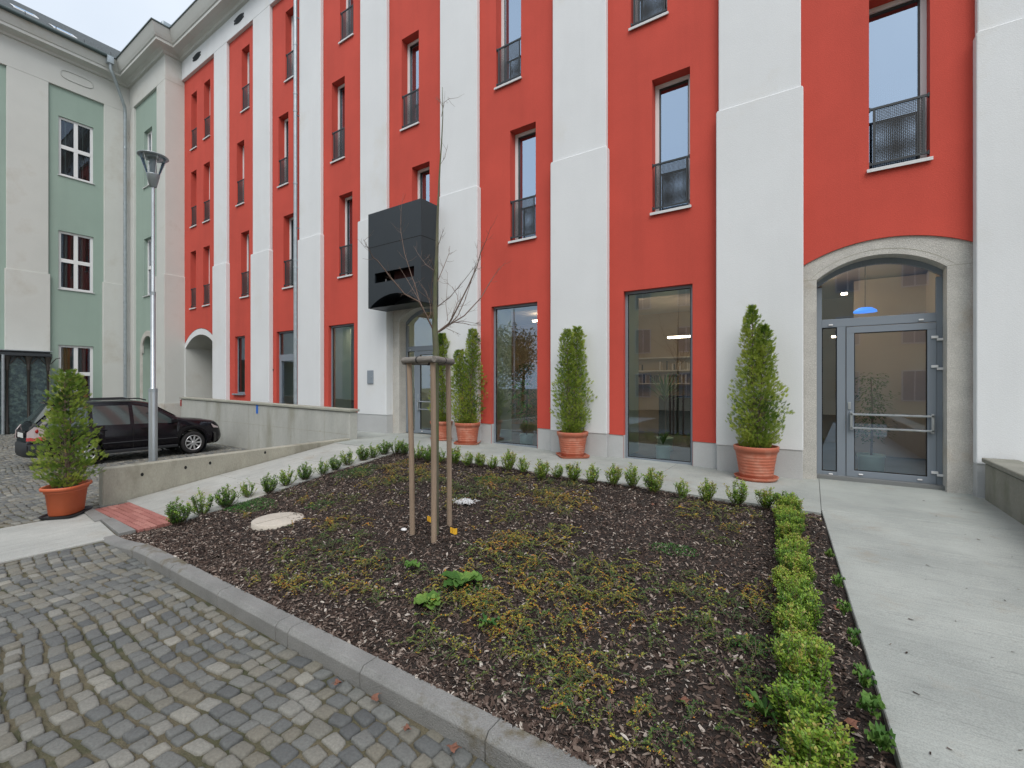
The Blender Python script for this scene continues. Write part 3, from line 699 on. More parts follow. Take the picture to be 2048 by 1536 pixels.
for k in range(7):
    s = MB(); yy = -1.6 - k * .95; s.tube([(rx0 - .3, yy, rz0 + .3 * sl), (rx0 - .28, yy, rz0 + .3 * sl + .14), (rx0 - .38, yy, rz0 + .3 * sl + .2)], .015, 5); rel(s, GO); s.build('snow_hook', M['dark'], rfo)
gt = MB(); gt.tube([(XG + .88, YE, 17.08), (XG + .88, YB - .85, 17.08)], .085, 12); gb(gt, 'gutter', M['flash'])
gt = MB(); sweep(gt, [((XW, -.12), (1, -1)), ((XW, YB), (1, -1)), ((XG + .1, YB), (1, -1))], [(.70, 17.10), (.76, 17.10), (.76, 17.15), (0, 17.3), (-3.0, 18.5)]); gb(gt, 'roof_edge', M['flash'])
gt = MB(); gt.box(XW - .2, XW + .62, YB - .3, YB + .1, 17.15, 17.42); gb(gt, 'gutter_box', M['zinc'], bevel=.03)
gt = MB(); jx, jy = XG + .3, YB - .22
gt.tube([(XG + .88, YB - .95, 17.05), (XG + .88, YB - .93, 16.5), (XG + .80, YB - .8, 16.3), (jx + .1, jy - .05, 15.2), (jx, jy, 14.9), (jx, jy, -.6)], .068, 14)
gt.box(XG + .76, XG + 1.0, YB - 1.08, YB - .84, 16.75, 17.08)
for z in (.6, 2.9, 5.5, 7.9, 10.4, 13.2): gt.tube([(jx, jy, z), (jx, jy, z + .06)], .08, 14)
gb(gt, 'downpipe', M['zinc'])
# porch at far left (thing attached to building, part)
pm = pmat('porch_patterned_glass', (.035, .06, .068), .45, .55, 9, .6, 25, dirt=(.09, .14, .13), dirt_s=7, dirt_t=(.48, .62))
PXP = XG + 1.25; py1 = FXP(100, 0, PXP)[0]; zpr = FXP(100, 708, PXP)[1]
PO = empty('entrance_porch', (XG + .6, py1 - 2, -.5), label='dark glazed entrance porch with flat roof at the far left of the green building', cat='porch')
def pb(mb, name, mat, **k): mb.v = [(x - XG - .6, y - py1 + 2, z + .5) for x, y, z in mb.v]; return mb.build(name, mat, PO, **k)
q = MB(); q.box(XG + .15, PXP + .12, py1 - 6, py1 + .05, zpr - .13, zpr); q.box(XG + .15, PXP + .05, py1 - 6, py1, zpr, zpr + .08); pb(q, 'roof', M['dark'], bevel=.01)
q = MB(); q.box(XG + .15, PXP + .14, py1 - 6, py1 + .07, zpr + .08, zpr + .11); pb(q, 'roof_flashing', M['zinc'])
q = MB(); q.box(PXP - .06, PXP - .03, py1 - 6, py1 - .05, -.55, zpr - .13); q.box(XG + .15, PXP - .05, py1 - .09, py1 - .05, -.55, zpr - .13); pb(q, 'glazed_screen', pm)
for yy in (py1 - .06, FXP(57, 0, PXP)[0], FXP(14, 0, PXP)[0], py1 - 3.6):
    q = MB(); q.lathe([(.07, -.55), (.07, -.3), (.045, -.25), (.042, zpr - .75), (.07, zpr - .7), (.05, zpr - .66), (.075, zpr - .6), (.05, zpr - .52), (.1, zpr - .28), (.14, zpr - .14)], (PXP, yy), 12); pb(q, 'column', M['dsash'])
    q = MB(); q.tube([(PXP, yy - .38, zpr - .16), (PXP, yy - .25, zpr - .2), (PXP, yy - .08, zpr - .45)], .02, 6); q.tube([(PXP, yy + .38, zpr - .16), (PXP, yy + .25, zpr - .2), (PXP, yy + .08, zpr - .45)], .02, 6); pb(q, 'bracket', M['dsash'])
q = MB(); q.tube([(PXP + .1, FXP(5, 0, PXP)[0], -.55), (PXP + .1, FXP(5, 0, PXP)[0], zpr - .1)], .05, 10); pb(q, 'rain_pipe', M['zinc'])

# ------------------------------------------------------------------ GROUND
def concmat(name, col, sx, sy, warm=(.29, .25, .19)):
    m, nt, b = newmat(name); L = nt.links
    tc = N(nt, 'ShaderNodeTexCoord'); mp = N(nt, 'ShaderNodeMapping'); mp.inputs['Scale'].default_value = (sx, sy, 1); L.new(tc.outputs['Object'], mp.inputs[0])
    n1 = N(nt, 'ShaderNodeTexNoise', Scale=1.0, Detail=7.0, Roughness=.65, Distortion=.3); L.new(mp.outputs[0], n1.inputs['Vector'])
    r1 = ramp(nt, [(.28, mul(col, .70)), (.42, mul(col, .93)), (.6, col), (.78, mul(col, 1.13))]); L.new(n1.outputs[0], r1.inputs[0])
    n2 = N(nt, 'ShaderNodeTexNoise', Scale=.9, Detail=8.0, Roughness=.6); L.new(tc.outputs['Object'], n2.inputs['Vector'])
    r2 = ramp(nt, [(.32, (.76, .77, .77)), (.65, (1.08, 1.08, 1.07))]); L.new(n2.outputs[0], r2.inputs[0])
    mx = N(nt, 'ShaderNodeMix', data_type='RGBA', blend_type='MULTIPLY'); mx.inputs[0].default_value = 1; L.new(r1.outputs[0], mx.inputs[6]); L.new(r2.outputs[0], mx.inputs[7])
    n3 = N(nt, 'ShaderNodeTexNoise', Scale=1.6, Detail=6.0, Roughness=.7); L.new(tc.outputs['Object'], n3.inputs['Vector'])
    r3 = ramp(nt, [(.56, (0, 0, 0)), (.76, (.7, .7, .7))]); L.new(n3.outputs[0], r3.inputs[0])
    m2 = N(nt, 'ShaderNodeMix', data_type='RGBA'); L.new(r3.outputs[0], m2.inputs[0]); L.new(mx.outputs[2], m2.inputs[6]); m2.inputs[7].default_value = (*warm, 1)
    n5 = N(nt, 'ShaderNodeTexNoise', Scale=140.0, Detail=3.0); L.new(tc.outputs['Object'], n5.inputs['Vector'])
    r5 = ramp(nt, [(.35, (.80, .80, .80)), (.6, (1.05, 1.05, 1.05))]); L.new(n5.outputs[0], r5.inputs[0])
    m3 = N(nt, 'ShaderNodeMix', data_type='RGBA', blend_type='MULTIPLY'); m3.inputs[0].default_value = 1; L.new(m2.outputs[2], m3.inputs[6]); L.new(r5.outputs[0], m3.inputs[7])
    L.new(m3.outputs[2], b.inputs['Base Color']); b.inputs['Roughness'].default_value = .85
    bp = N(nt, 'ShaderNodeBump', Strength=.55, Distance=.008); L.new(n1.outputs[0], bp.inputs['Height']); L.new(bp.outputs[0], b.inputs['Normal']); return m
M['path'] = concmat('brushed_concrete', (.375, .40, .38), 3.0, 45)
M['ramp'] = concmat('ramp_concrete', (.42, .43, .41), 30, 3)
M['sand'] = pmat('joint_sand', (.155, .135, .085), .95, .25, 9, 1.2, 120, fine=.4, dirt=(.06, .065, .03), dirt_s=2.2, dirt_t=(.48, .62))
M['asph'] = pmat('far_ground', (.12, .12, .11), .95, .2, 2, .5, 60)
M['brick'] = tintmat('red_paver', [(0, (.32, .13, .11)), (.5, (.37, .155, .135)), (1, (.43, .20, .17))], .85, bump=.4, bs=60)

g = MB()
xs = sorted(set([-150, -70, -40, -30] + list(np.arange(-28, -7.0, .5)) + [-7.2, -3, 0, 5, 20, 60, 150])); ys = [-150, -60, -30, -20, -14, -9.2, -7.0, -4, -1.6, .5, 7, 9, 40, 150]
hz = lambda x: zpark(x) - .017
for a, b in zip(xs[:-1], xs[1:]):
    for c, d in zip(ys[:-1], ys[1:]):
        z = lambda x, y: (hz(x) if x > -40 else hz(-40)) - (.25 if (x > -9.4 and y > -7.0) else 0)
        g.quad((a, c, z(a, c)), (b, c, z(b, c)), (b, d, z(b, d)), (a, d, z(a, d)))
g.build('ground', M['sand'], kind='structure')

from mathutils import noise, Vector
# cobblestones -----------------------------------------------------
def cobbles(cells, seg8):
    """cells: (cx, cy, half u, half v, rotation, height) -> rounded stones"""
    n = len(cells); C = np.array(cells)
    k = 8
    base = np.array([(-1, -.78), (-.78, -1), (.78, -1), (1, -.78), (1, .78), (.78, 1), (-.78, 1), (-1, .78)])
    rings = [(1.0, -.06), (1.0, -.013), (.92, -.003), (.70, .0015)]
    V = np.zeros((n, len(rings) * k, 3)); jit = rng.normal(0, .045, (n, k, 2)) + np.repeat(rng.normal(0, .085, (n, 4, 2)), 2, axis=1); sh = C[:, 6]
    ca, sa = np.cos(C[:, 4]), np.sin(C[:, 4])
    tilt = rng.normal(0, .03, (n, 2))
    for r, (s, dz) in enumerate(rings):
        u = (base[None, :, 0] + jit[:, :, 0]) * C[:, 2:3] * s; v = (base[None, :, 1] + jit[:, :, 1]) * C[:, 3:4] * s
        V[:, r * k:(r + 1) * k, 0] = C[:, 0:1] + u * ca[:, None] - v * sa[:, None]
        V[:, r * k:(r + 1) * k, 1] = C[:, 1:2] + u * sa[:, None] + v * ca[:, None] + u * sh[:, None]
        V[:, r * k:(r + 1) * k, 2] = C[:, 5:6] + dz + (u * tilt[:, 0:1] + v * tilt[:, 1:2]) * (r > 0)
    q = []
    for r in range(len(rings) - 1):
        for i in range(k): q.append((r * k + i, r * k + (i + 1) % k, (r + 1) * k + (i + 1) % k, (r + 1) * k + i))
    t = (len(rings) - 1) * k
    q += [(t, t + 1, t + 2, t + 3), (t, t + 3, t + 4, t + 7), (t + 4, t + 5, t + 6, t + 7)]
    q = np.array(q); Fq = (q[None] + (np.arange(n) * len(rings) * k)[:, None, None]).reshape(-1, 4)
    tv = np.clip(rng.beta(1.6, 1.7, n), 0, 1)
    return V.reshape(-1, 3), Fq, np.repeat(tv, len(q))
M['cobble'] = tintmat('granite_sett', [(0, (.095, .101, .102)), (.25, (.130, .137, .134)), (.5, (.165, .170, .160)), (.68, (.175, .165, .132)), (.86, (.22, .22, .20)), (1, (.29, .28, .24))], .75, bump=.6, bs=70, spec=.4)
def region(x, y):
    if y < -7.26 and x > -7.15: return True            # in front of the kerb
    if x < -9.6 and y > -7.4: return not (x > -20.3 and y > -1.75) and x > XG + .2 and y < (YB - .1 if x < XW + .1 else -.1)
    if x < -8.92: return x > XG + .2
    return False
cells = []
su, sv = .116, .101; A, P = .05, 2.9
for j in range(-4, 100):
    v = -9.6 + j * sv; x = -28.6; 
    while x < 3.0:
        w = su * random.choice((.8, .95, 1, 1.05, 1.2, 1.4)) * random.uniform(.93, 1.07)
        xm = x + w / 2; ph = 2 * math.pi * xm / P
        y = v + A * math.sin(ph) + .14 * noise.noise(Vector((xm * .4, v * .3, 4))) + random.gauss(0, .006); slp = A * 2 * math.pi / P * math.cos(ph) + random.gauss(0, .05)
        wy = y + .05 * math.sin(xm * 1.3 + y)
        if region(xm, wy):
            gap = .013
            cells.append((xm, wy, (w - gap) / 2, (sv - gap * .9) / 2 * random.uniform(.93, 1.03), random.gauss(0, .05), zpark(xm) + random.gauss(0, .0038), slp))
        x += w
V, Fq, tv = cobbles(cells, True)
npmesh('cobbled_road', V, Fq, M['cobble'], tint=tv, smooth=True, kind='structure')

# concrete band left, brick pavers, ramp, path ----------------------
def slab(name, pts, mat, th=.12, bevel=.006, **k):
    m = MB(); m.prism([(x, y, z, z - th) for x, y, z in pts], 0, 0); return m.build(name, mat, bevel=bevel, kind='structure', **k)
slab('concrete_band', [(-8.88, -16, -.395), (-7.2, -16, -.395), (-7.2, -7.12, -.395), (-8.88, -6.97, -.395)], M['ramp'])
br = []; tb = []
bm_ = MB(); bt = []
X0, X1, Y0, Y1 = -9.02, -7.25, -6.90, -6.47; r_ = 0; y = Y0
nrow = 6; hh = (Y1 - Y0) / nrow
bw = (X1 - X0) / 6
for r in range(nrow):
    x = X0 - (bw / 2 if r % 2 else 0)
    while x < X1 - .01:
        a, b_ = max(X0, x) + .003, min(X1, x + bw) - .003
        if b_ - a > .02: bm_.box(a, b_, Y0 + r * hh + .003, Y0 + (r + 1) * hh - .003, -.5, -.383 + random.uniform(-.002, .002) + .002 * r); bt += [random.random()] * 6
        x += bw
o = bm_.build('brick_paving', M['brick'], bevel=.003, kind='structure')
at = o.data.attributes.new('tint', 'FLOAT', 'FACE'); at.data.foreach_set('value', bt)
yr = [-6.46, -5.0, -3.6, -2.25]
for i in range(3):
    a, b_ = yr[i] + (.006 if i else 0), yr[i + 1] - .006
    xl = lambda y: -9.2 - .65 * (y + 6.75) / 5.05 + .02
    yy_ = np.linspace(a, b_, 7)
    slab('ramp_path', [(xl(a), a, zramp(a))] + [(xlb(q) + .02, q, zramp(q)) for q in yy_] + [(xl(b_), b_, zramp(b_))], M['ramp'], th=.3)
# kerb of the path (upper bed edge) and path along the facade in bays
pe = -2.30
jx_ = [-9.92, -7.22, -4.6, -2.2, .0965]
zp = zpath
for i in range(4):
    a, b_ = jx_[i] + .002, jx_[i + 1] - .002
    ym = -2.245
    m = MB(); n = 6; xs = np.linspace(a, b_, n)
    for u, v in zip(xs[:-1], xs[1:]):
        y0 = ym if i == 0 else pe
        m.quad((u, y0, zp(u)), (v, y0, zp(v)), (v, .34, zp(v)), (u, .34, zp(u))); m.quad((u, y0, zp(u) - .3), (v, y0, zp(v) - .3), (v, y0, zp(v)), (u, y0, zp(u)))
    m.build('path', M['path'], kind='structure')
m = MB(); m.prism([(-24.2, -1.46, .06, -.6), (-9.9, -1.46, .06, -.6), (-9.9, .3, .06, -.6), (-20.1, .3, .06, -.6), (-20.1, -1.46, .06, -.6)][1:], 0, 0); m.build('terrace', M['path'], kind='structure')
def zr(y): return -.10 - .014 * max(0, -y - 2.3)
jy1 = G(1640, 1018, -.1)[1]; jy2 = G(2048, 1062, -.1)[1]
pr = [(.095, jy1), (4.2, jy2 - .25)]
xe = lambda y: .09 + .052 * (-y - 2.2)
jx2 = G(2048, 1062, -.1)[0]; jE = jy1 + (jy2 - jy1) / (jx2 - .098) * (4.2 - .098); jF = jy1 + (jy2 - jy1) / (jx2 - .098) * (1.98 - .098)
slab('path', [(xe(-16), -16, zr(-16)), (4.2, -16, zr(-16)), (4.2, jE - .009, -.10), (.098, jy1 - .009, -.10)], M['path'], th=.3)

slab('path', [(.098, jy1 + .003, -.10), (4.2, jE + .003, -.10), (4.2, .34, -.10), (.098, .34, -.10)], M['path'], th=.3)
# kerb ---------------------------------------------------------------
def ktop(x): return -.385 + .105 * smooth((x + 7.15) / 1.25)
kj = [-7.25, -6.2, -5.22, -4.25, -3.33, -3.17, -2.36, -1.38, -.40, .58, 1.56, 2.54]
K = MB()
for a, b_ in zip(kj[:-1], kj[1:]):
    a += .003; b_ -= .003; yf, yk = -7.262, -7.125
    xs = np.linspace(a, b_, 4)
    secs = []
    for x in xs:
        t = ktop(x); secs.append([(x, yf, -.55), (x, yf, t - .032), (x, yf + .028, t), (x, yk, t), (x, yk, -.55)])
    n = 5; vs = [p for s in secs for p in s]
    fs = [(i * n + k, (i + 1) * n + k, (i + 1) * n + k + 1, i * n + k + 1) for i in range(3) for k in range(4)]
    fs += [tuple(range(n - 1, -1, -1)), tuple(range(3 * n, 4 * n))]
    K.add(vs, fs, 0)
# flush kerb in front of the brick pavers
for a, b_ in ((-9.1, -8.2), (-8.19, -7.26)):
    K.prism([(a, -7.02 - .0, -.375, -.55), (b_, -7.09, -.375, -.55), (b_, -6.92, -.375, -.55), (a, -6.90, -.375, -.55)], 0, 0)
K.build('kerb', M['kerb'], bevel=.004, kind='structure')

# planting bed -------------------------------------------------------
from mathutils import noise, Vector
nx, ny = 150, 100
bx0, by0, by1 = -7.24, -7.13, -2.29
V = []; 
for j in range(ny + 1):
    y = by0 + (by1 - by0) * j / ny; xr = xe(y) + .02; bxl = xlb(y)
    for i in range(nx + 1):
        x = bxl + (xr - bxl) * i / nx
        edge = min(x - bxl, xr - x, y - by0, by1 - y)
        z = ZB(x, y) - .012 + .022 * noise.noise(Vector((x * 1.6, y * 1.6, 0))) + .014 * noise.noise(Vector((x * 7, y * 7, 3))) - .008 * (1 - min(1, edge / .1))
        V.append((x, y, z))
Fq = [(j * (nx + 1) + i, j * (nx + 1) + i + 1, (j + 1) * (nx + 1) + i + 1, (j + 1) * (nx + 1) + i) for j in range(ny) for i in range(nx)]
M['soil'] = pmat('bark_soil', (.030, .022, .018), .95, .35, 14, 2.0, 90, fine=.4)
npmesh('planting_bed', V, Fq, M['soil'], smooth=True, kind='structure')
def zs_(x, y): return ZB(x, y) - .012 + .022 * noise.noise(Vector((x * 1.6, y * 1.6, 0))) + .014 * noise.noise(Vector((x * 7, y * 7, 3)))
# mulch: tilted, bent chips of bark with thickness from a fold
def chips(n, smin, smax, dens_near):
    X = rng.uniform(bx0 - .20, .30, n * 2); Y = by0 + (by1 - by0) * (rng.random(n * 2) ** dens_near)
    ok = (X < (.09 + .052 * (-Y - 2.2) - .015)) & (X > np.array([xlb(q) for q in Y]) + .03)
    X, Y = X[ok][:n], Y[ok][:n]; n = len(X)
    Z = np.array([zs_(a, b_) for a, b_ in zip(X, Y)])
    L = rng.uniform(smin, smax, n) * rng.choice([1, 1, 1.5, .6], n); W = L * rng.uniform(.18, .5, n)
    a = rng.uniform(0, 2 * math.pi, n); tx = rng.normal(0, .35, n); ty = rng.normal(0, .45, n)
    d = np.stack([np.cos(a), np.sin(a), tx], 1); d /= np.linalg.norm(d, axis=1)[:, None]
    s = np.stack([-np.sin(a), np.cos(a), ty], 1); s /= np.linalg.norm(s, axis=1)[:, None]
    c = np.stack([X, Y, Z + rng.uniform(.0, .014, n)], 1)
    up = np.cross(d, s); h = (W * .35)[:, None]
    d = d * (L / 2)[:, None]; s = s * (W / 2)[:, None]
    P = [c - d - s * .6, c - d * .2 - s + up * h * .3, c + d - s * .5, c - d + s * .7, c + d * .1 + s * .9 + up * h, c + d * .95 + s * .5]
    V = np.stack([P[0], P[1], P[4], P[3], P[2], P[5]], 1).reshape(-1, 3)
    q = np.array([(0, 1, 2, 3), (1, 4, 5, 2)]); Fq = (q[None] + (np.arange(n) * 6)[:, None, None]).reshape(-1, 4)
    return V, Fq, np.repeat(rng.random(n), 2)
M['chip'] = tintmat('bark_chip', [(0, (.022, .014, .011)), (.25, (.056, .037, .029)), (.58, (.105, .072, .057)), (.82, (.195, .150, .124)), (.94, (.33, .275, .235)), (1, (.56, .52, .46))], .9, bump=.3, bs=160)
A1 = chips(88000, .013, .038, 1.3); A2 = chips(50000, .006, .016, 1.4)
V = np.vstack([A1[0], A2[0]]); Fq = np.vstack([A1[1], A2[1] + len(A1[0])]); tv = np.concatenate([A1[2], A2[2]])
npmesh('mulch', V, Fq, M['chip'], tint=tv, kind='stuff', label='brown bark mulch covering the planting bed')

# ------------------------------------------------------------------ leaves
def leafquads(P, D, U, L, W, cup=.0):
    """P base points, D directions, U approx normals -> diamond-ish leaves"""
    D = D / (np.linalg.norm(D, axis=1)[:, None] + 1e-9)
    S = np.cross(D, U); S /= (np.linalg.norm(S, axis=1)[:, None] + 1e-9)
    Nn = np.cross(S, D); L = np.asarray(L)[:, None]; W = np.asarray(W)[:, None]
    V = np.stack([P, P + D * L * .5 + S * W * .5 + Nn * cup * L, P + D * L, P + D * L * .5 - S * W * .5 + Nn * cup * L], 1).reshape(-1, 3)
    n = len(P); return V, np.arange(n * 4).reshape(-1, 4)
M['coton'] = tintmat('creeper_leaf', [(0, (.03, .085, .03)), (.30, (.075, .15, .035)), (.50, (.18, .24, .045)), (.68, (.42, .37, .05)), (.84, (.60, .27, .035)), (1, (.50, .12, .04))], .5, .25)
def groundcover():
    PS, DS, US, LS, WS, TS = [], [], [], [], [], []
    SV = MB()
    pl = []
    # plants clustered as in the photo: mostly centre, right and back
    while len(pl) < 720:
        x = random.uniform(-7.0, .0); y = random.uniform(-6.95, -2.75)
        dn = noise.noise(Vector((x * .8 + 5, y * .8, 1.3))) + .25 * (x + 4) / 4 * (1 if y < -5 else .3) + .12
        if x < -5 and y < -5.2: dn -= .25
        if abs(x + 3.45) < .55 and abs(y + 5.6) < .45: continue
        if (x + 5.85) ** 2 + (y + 5.85) ** 2 < .28: continue
        if random.random() < .12 + dn * 1.2: pl.append((x, y))
    for (cx, cy) in pl:
        tn = noise.noise(Vector((cx * .9, cy * .9, 7))); base = .33 + .44 * tn + random.gauss(0, .10) + (.45 if random.random() < .07 else 0)
        for s in range(random.randint(3, 6)):
            a = random.uniform(0, 2 * math.pi); Ls = random.uniform(.05, .20) * (1.6 if random.random() < .12 else 1); x, y = cx, cy; z = zs_(x, y)
            tt = min(.97, max(.02, base + random.gauss(0, .15))); step = .008; n = int(Ls / step)
            pts = []
            hmax = random.uniform(.01, .06)
            for k in range(n):
                a += random.gauss(0, .22); x += math.cos(a) * step; y += math.sin(a) * step
                f = k / n; z = zs_(x, y) + .016 + hmax * math.sin(math.pi * min(1, f * 1.2)) + .004
                if not (-7.18 < x < xe(y) - .03 and -7.1 < y < -2.35): break
                pts.append((x, y, z))
                for sd in (-1, 1):
                    if random.random() < .12: continue
                    da = a + sd * random.uniform(.6, 1.4)
                    PS.append((x, y, z)); DS.append((math.cos(da), math.sin(da), random.uniform(-.1, .7))); US.append((random.gauss(0, .4), random.gauss(0, .4), 1))
                    l = random.uniform(.009, .015) * (1.25 if random.random() < .2 else 1); LS.append(l); WS.append(l * .62); TS.append(min(1, max(0, min(tt, .62) + .14 * f + random.gauss(0, .10) + (.22 if random.random() < .14 + .6 * max(0, tt - .62) else 0))))
            if len(pts) > 4: SV.tube(pts[::4] + [pts[-1]], .0018, 3, caps=False)
    V, Fq = leafquads(np.array(PS), np.array(DS), np.array(US), LS, WS, .12)
    npmesh('creeping_ground_cover', V, Fq, M['coton'], tint=TS, kind='stuff', label='low creeping shrub stems with small green, yellow and orange leaves over the mulch')
    o = SV.build('creeper_stems', M['twig'], kind='stuff', label='thin brown creeping stems over the mulch')
groundcover()
M['weedg'] = tintmat('weed_leaf', [(0, (.03, .11, .03)), (1, (.10, .24, .05))], .6, .25)
def weedmat(nm, regions, n, label):
    PS, DS, US, LS, TS = [], [], [], [], []
    for (cx, cy, rx, ry, m_) in regions:
        for _ in range(int(n * m_)):
            r = math.sqrt(random.random()); t = random.uniform(0, 6.28); x, y = cx + rx * r * math.cos(t), cy + ry * r * math.sin(t)
            if not (-7.2 < x < xe(y) and y < -2.33): continue
            PS.append((x, y, zs_(x, y) + random.uniform(.0, .05 * (1 - r) + .015))); DS.append((random.gauss(0, 1), random.gauss(0, 1), random.uniform(.1, 1.2))); US.append((random.gauss(0, .5), random.gauss(0, .5), 1))
            LS.append(random.uniform(.010, .02)); TS.append(random.random())
    V, Fq = leafquads(np.array(PS), np.array(DS), np.array(US), LS, np.array(LS) * .7, .1)
    npmesh(nm, V, Fq, M['weedg'], tint=TS, kind='stuff', label=label)
wr = []
for px, py, rx, ry, q in ((500, 1010, .42, .30, 1.2), (470, 1012, .3, .2, .6), (700, 945, .5, .35, 1.0), (720, 935, .4, .3, .6), (980, 925 + 35, .3, .2, .6), (1345, 1100, .25, .15, .4), (930, 1180, .25, .2, .3), (1500, 1290, .15, .1, .2), (640, 1010, .2, .2, .3)):
    x, y, _ = Gbed(px, py); wr.append((x, y, rx, ry, q))
weedmat('low_weeds', wr, 1500, 'mats of low bright green weeds between the mulch')

# ------------------------------------------------------------------ box shrubs
M['boxl'] = tintmat('box_leaf', [(0, (.035, .11, .025)), (.35, (.085, .20, .03)), (.65, (.19, .34, .04)), (.94, (.36, .48, .065)), (1, (.40, .34, .09))], .42, .3, spec=.45)
def boxshrub(h, rad, nst, leaf, dens, dark, seed, bushy=0.0):
    rnd = random.Random(seed); PS, DS, US, LS, TS = [], [], [], [], []; st = MB()
    for s in range(nst):
        a = rnd.uniform(0, 6.28); lean = rad * math.sqrt(rnd.random()); hh = h * rnd.uniform(.62, 1.05) * (1 - .35 * lean / rad * (1 - bushy)); r0 = rad * .15
        b0 = np.array([math.cos(a) * r0, math.sin(a) * r0, 0]); tp = np.array([math.cos(a) * lean, math.sin(a) * lean, hh])
        bend = np.array([rnd.gauss(0, .02), rnd.gauss(0, .02), 0]) * (h / .3)
        pt = lambda f: b0 + (tp - b0) * np.array([f ** .75, f ** .75, f]) + bend * math.sin(math.pi * f)
        st.tube([pt(f) for f in (0, .3, .65, 1)], [.004, .003, .002, .0012], 4, caps=False)
        n = int(hh / dens); tt = rnd.gauss(.45, .16) - dark
        for k in range(n):
            f = .12 + .88 * k / n
            if f < .12: continue
            p = pt(f); ph = k * 1.57 + a
            for sd in (0, math.pi):
                t = ph + sd; el = rnd.uniform(.15, .9)
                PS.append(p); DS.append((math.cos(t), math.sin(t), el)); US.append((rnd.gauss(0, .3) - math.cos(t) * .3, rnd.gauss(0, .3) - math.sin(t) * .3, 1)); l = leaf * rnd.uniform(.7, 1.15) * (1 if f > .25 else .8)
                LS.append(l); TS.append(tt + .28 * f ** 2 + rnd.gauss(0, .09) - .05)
            # side twig
            if rnd.random() < .34 and f < .93:
                t = rnd.uniform(0, 6.28); L2 = rnd.uniform(.025, .06) * (h / .3); d = np.array([math.cos(t), math.sin(t), rnd.uniform(.5, 1.3)]); d /= np.linalg.norm(d)
                for q in range(max(2, int(L2 / dens))):
                    pp = p + d * dens * (q + 1)
                    for sd in (0, math.pi):
                        u = q * 1.57 + t + sd + 1.57
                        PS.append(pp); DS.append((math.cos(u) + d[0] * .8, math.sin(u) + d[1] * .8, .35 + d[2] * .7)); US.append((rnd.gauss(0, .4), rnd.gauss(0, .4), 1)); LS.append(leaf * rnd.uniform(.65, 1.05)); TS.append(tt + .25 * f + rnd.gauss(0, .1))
    V, Fq = leafquads(np.array(PS), np.array(DS), np.array(US), LS, np.array(LS) * .58, .10)
    return V, Fq, np.clip(TS, 0, 1), st
def make_shrub(name, args, loc, rz, sc, **k):
    root = empty(name, loc, rz, **k); root.scale = sc
    V, Fq, T, st = boxshrub(*args)
    npmesh('foliage', V, Fq, M['boxl'], root, tint=T); st.build('stems', M['twig'], root)
    return root
ORD = ['first','second','third','fourth','fifth','sixth','seventh','eighth','ninth','tenth','eleventh','twelfth','thirteenth','fourteenth','fifteenth','sixteenth','seventeenth','eighteenth','nineteenth']
ramp_px = [(353,1050),(405,1031),(452,1015),(497,995),(536,987),(573,972),(610,960),(644,950),(669,941),(697,931),(725,922),(745,917),(769,910),(791,907),(807,909),(835,919),(857,923),(882,925)]
fac_px = [(910,930),(935,933),(960,934),(986,938),(1018,943),(1046,947),(1084,960),(1115,957),(1147,965),(1182,968),(1228,972),(1266,975),(1307,987),(1367,997),(1415,1005),(1475,1012),(1532,1020)]
protos = []
hs = [.34, .37, .38, .37, .34, .33]
look = ['low dark green', 'upright twiggy', 'yellowish green', 'loose leafy', 'small slender', 'narrow pale green']
def seedling(i, px, py, where, tot):
    x, y, z = Gbed(px, py)
    v = (i * 3 + (0 if where == 'r' else 2)) % 6
    if i == 0 and where == 'r': v = 0
    sc = random.uniform(.84, 1.12)
    if where == 'r' and i < 3: sc = 1.12
    if where == 'f' and i == 12: v, sc = 2, 1.18
    lab = '%s box seedling, %s %s' % (look[v], ORD[i], 'from the brick paving along the ramp' if where == 'r' else 'from the stakes along the facade path')
    k = dict(label=lab, cat='box shrub', group='box seedlings along the path edge')
    if protos[v] is None:
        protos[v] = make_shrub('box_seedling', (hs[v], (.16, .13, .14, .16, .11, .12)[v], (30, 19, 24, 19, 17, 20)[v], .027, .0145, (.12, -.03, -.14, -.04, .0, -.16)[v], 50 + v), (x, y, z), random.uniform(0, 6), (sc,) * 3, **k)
    else:
        c = copy_tree(protos[v]); c.location = (x, y, z); c.rotation_euler.z = random.uniform(0, 6); c.scale = (sc, sc, sc * random.uniform(.9, 1.1)); c['label'] = lab
protos = [None] * 6
for i, p in enumerate(ramp_px): seedling(i, p[0], p[1], 'r', 18)
for i, p in enumerate(fac_px): seedling(i, p[0], p[1], 'f', 17)
# clipped hedge on the right: twelve box shrubs touching each other
hp = [None] * 4
hl = [(-.27 + .26 * (k / 18) ** .8 + .03 * math.sin(k * 2.3), -2.62 - k * .240) for k in range(19)]
hlook = ['bushy yellow green', 'bushy fresh green', 'dense bright green', 'dense lime green']
for i, (x, y) in enumerate(hl):
    v = (i * 7 + 1) % 4; sc = random.uniform(.88, 1.05)
    lab = '%s box shrub, %s from the building in the hedge' % (hlook[v], ORD[i])
    k = dict(label=lab, cat='box shrub', group='box shrubs in the dense hedge by the path')
    if hp[v] is None:
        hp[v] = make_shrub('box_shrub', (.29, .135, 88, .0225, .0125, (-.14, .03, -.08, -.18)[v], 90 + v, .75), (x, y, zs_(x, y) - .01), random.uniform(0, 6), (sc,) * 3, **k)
    else:
        c = copy_tree(hp[v]); c.location = (x, y, zs_(x, y) - .01); c.rotation_euler.z = random.uniform(0, 6); c.scale = (sc, sc, sc * random.uniform(.85, 1.15)); c['label'] = lab

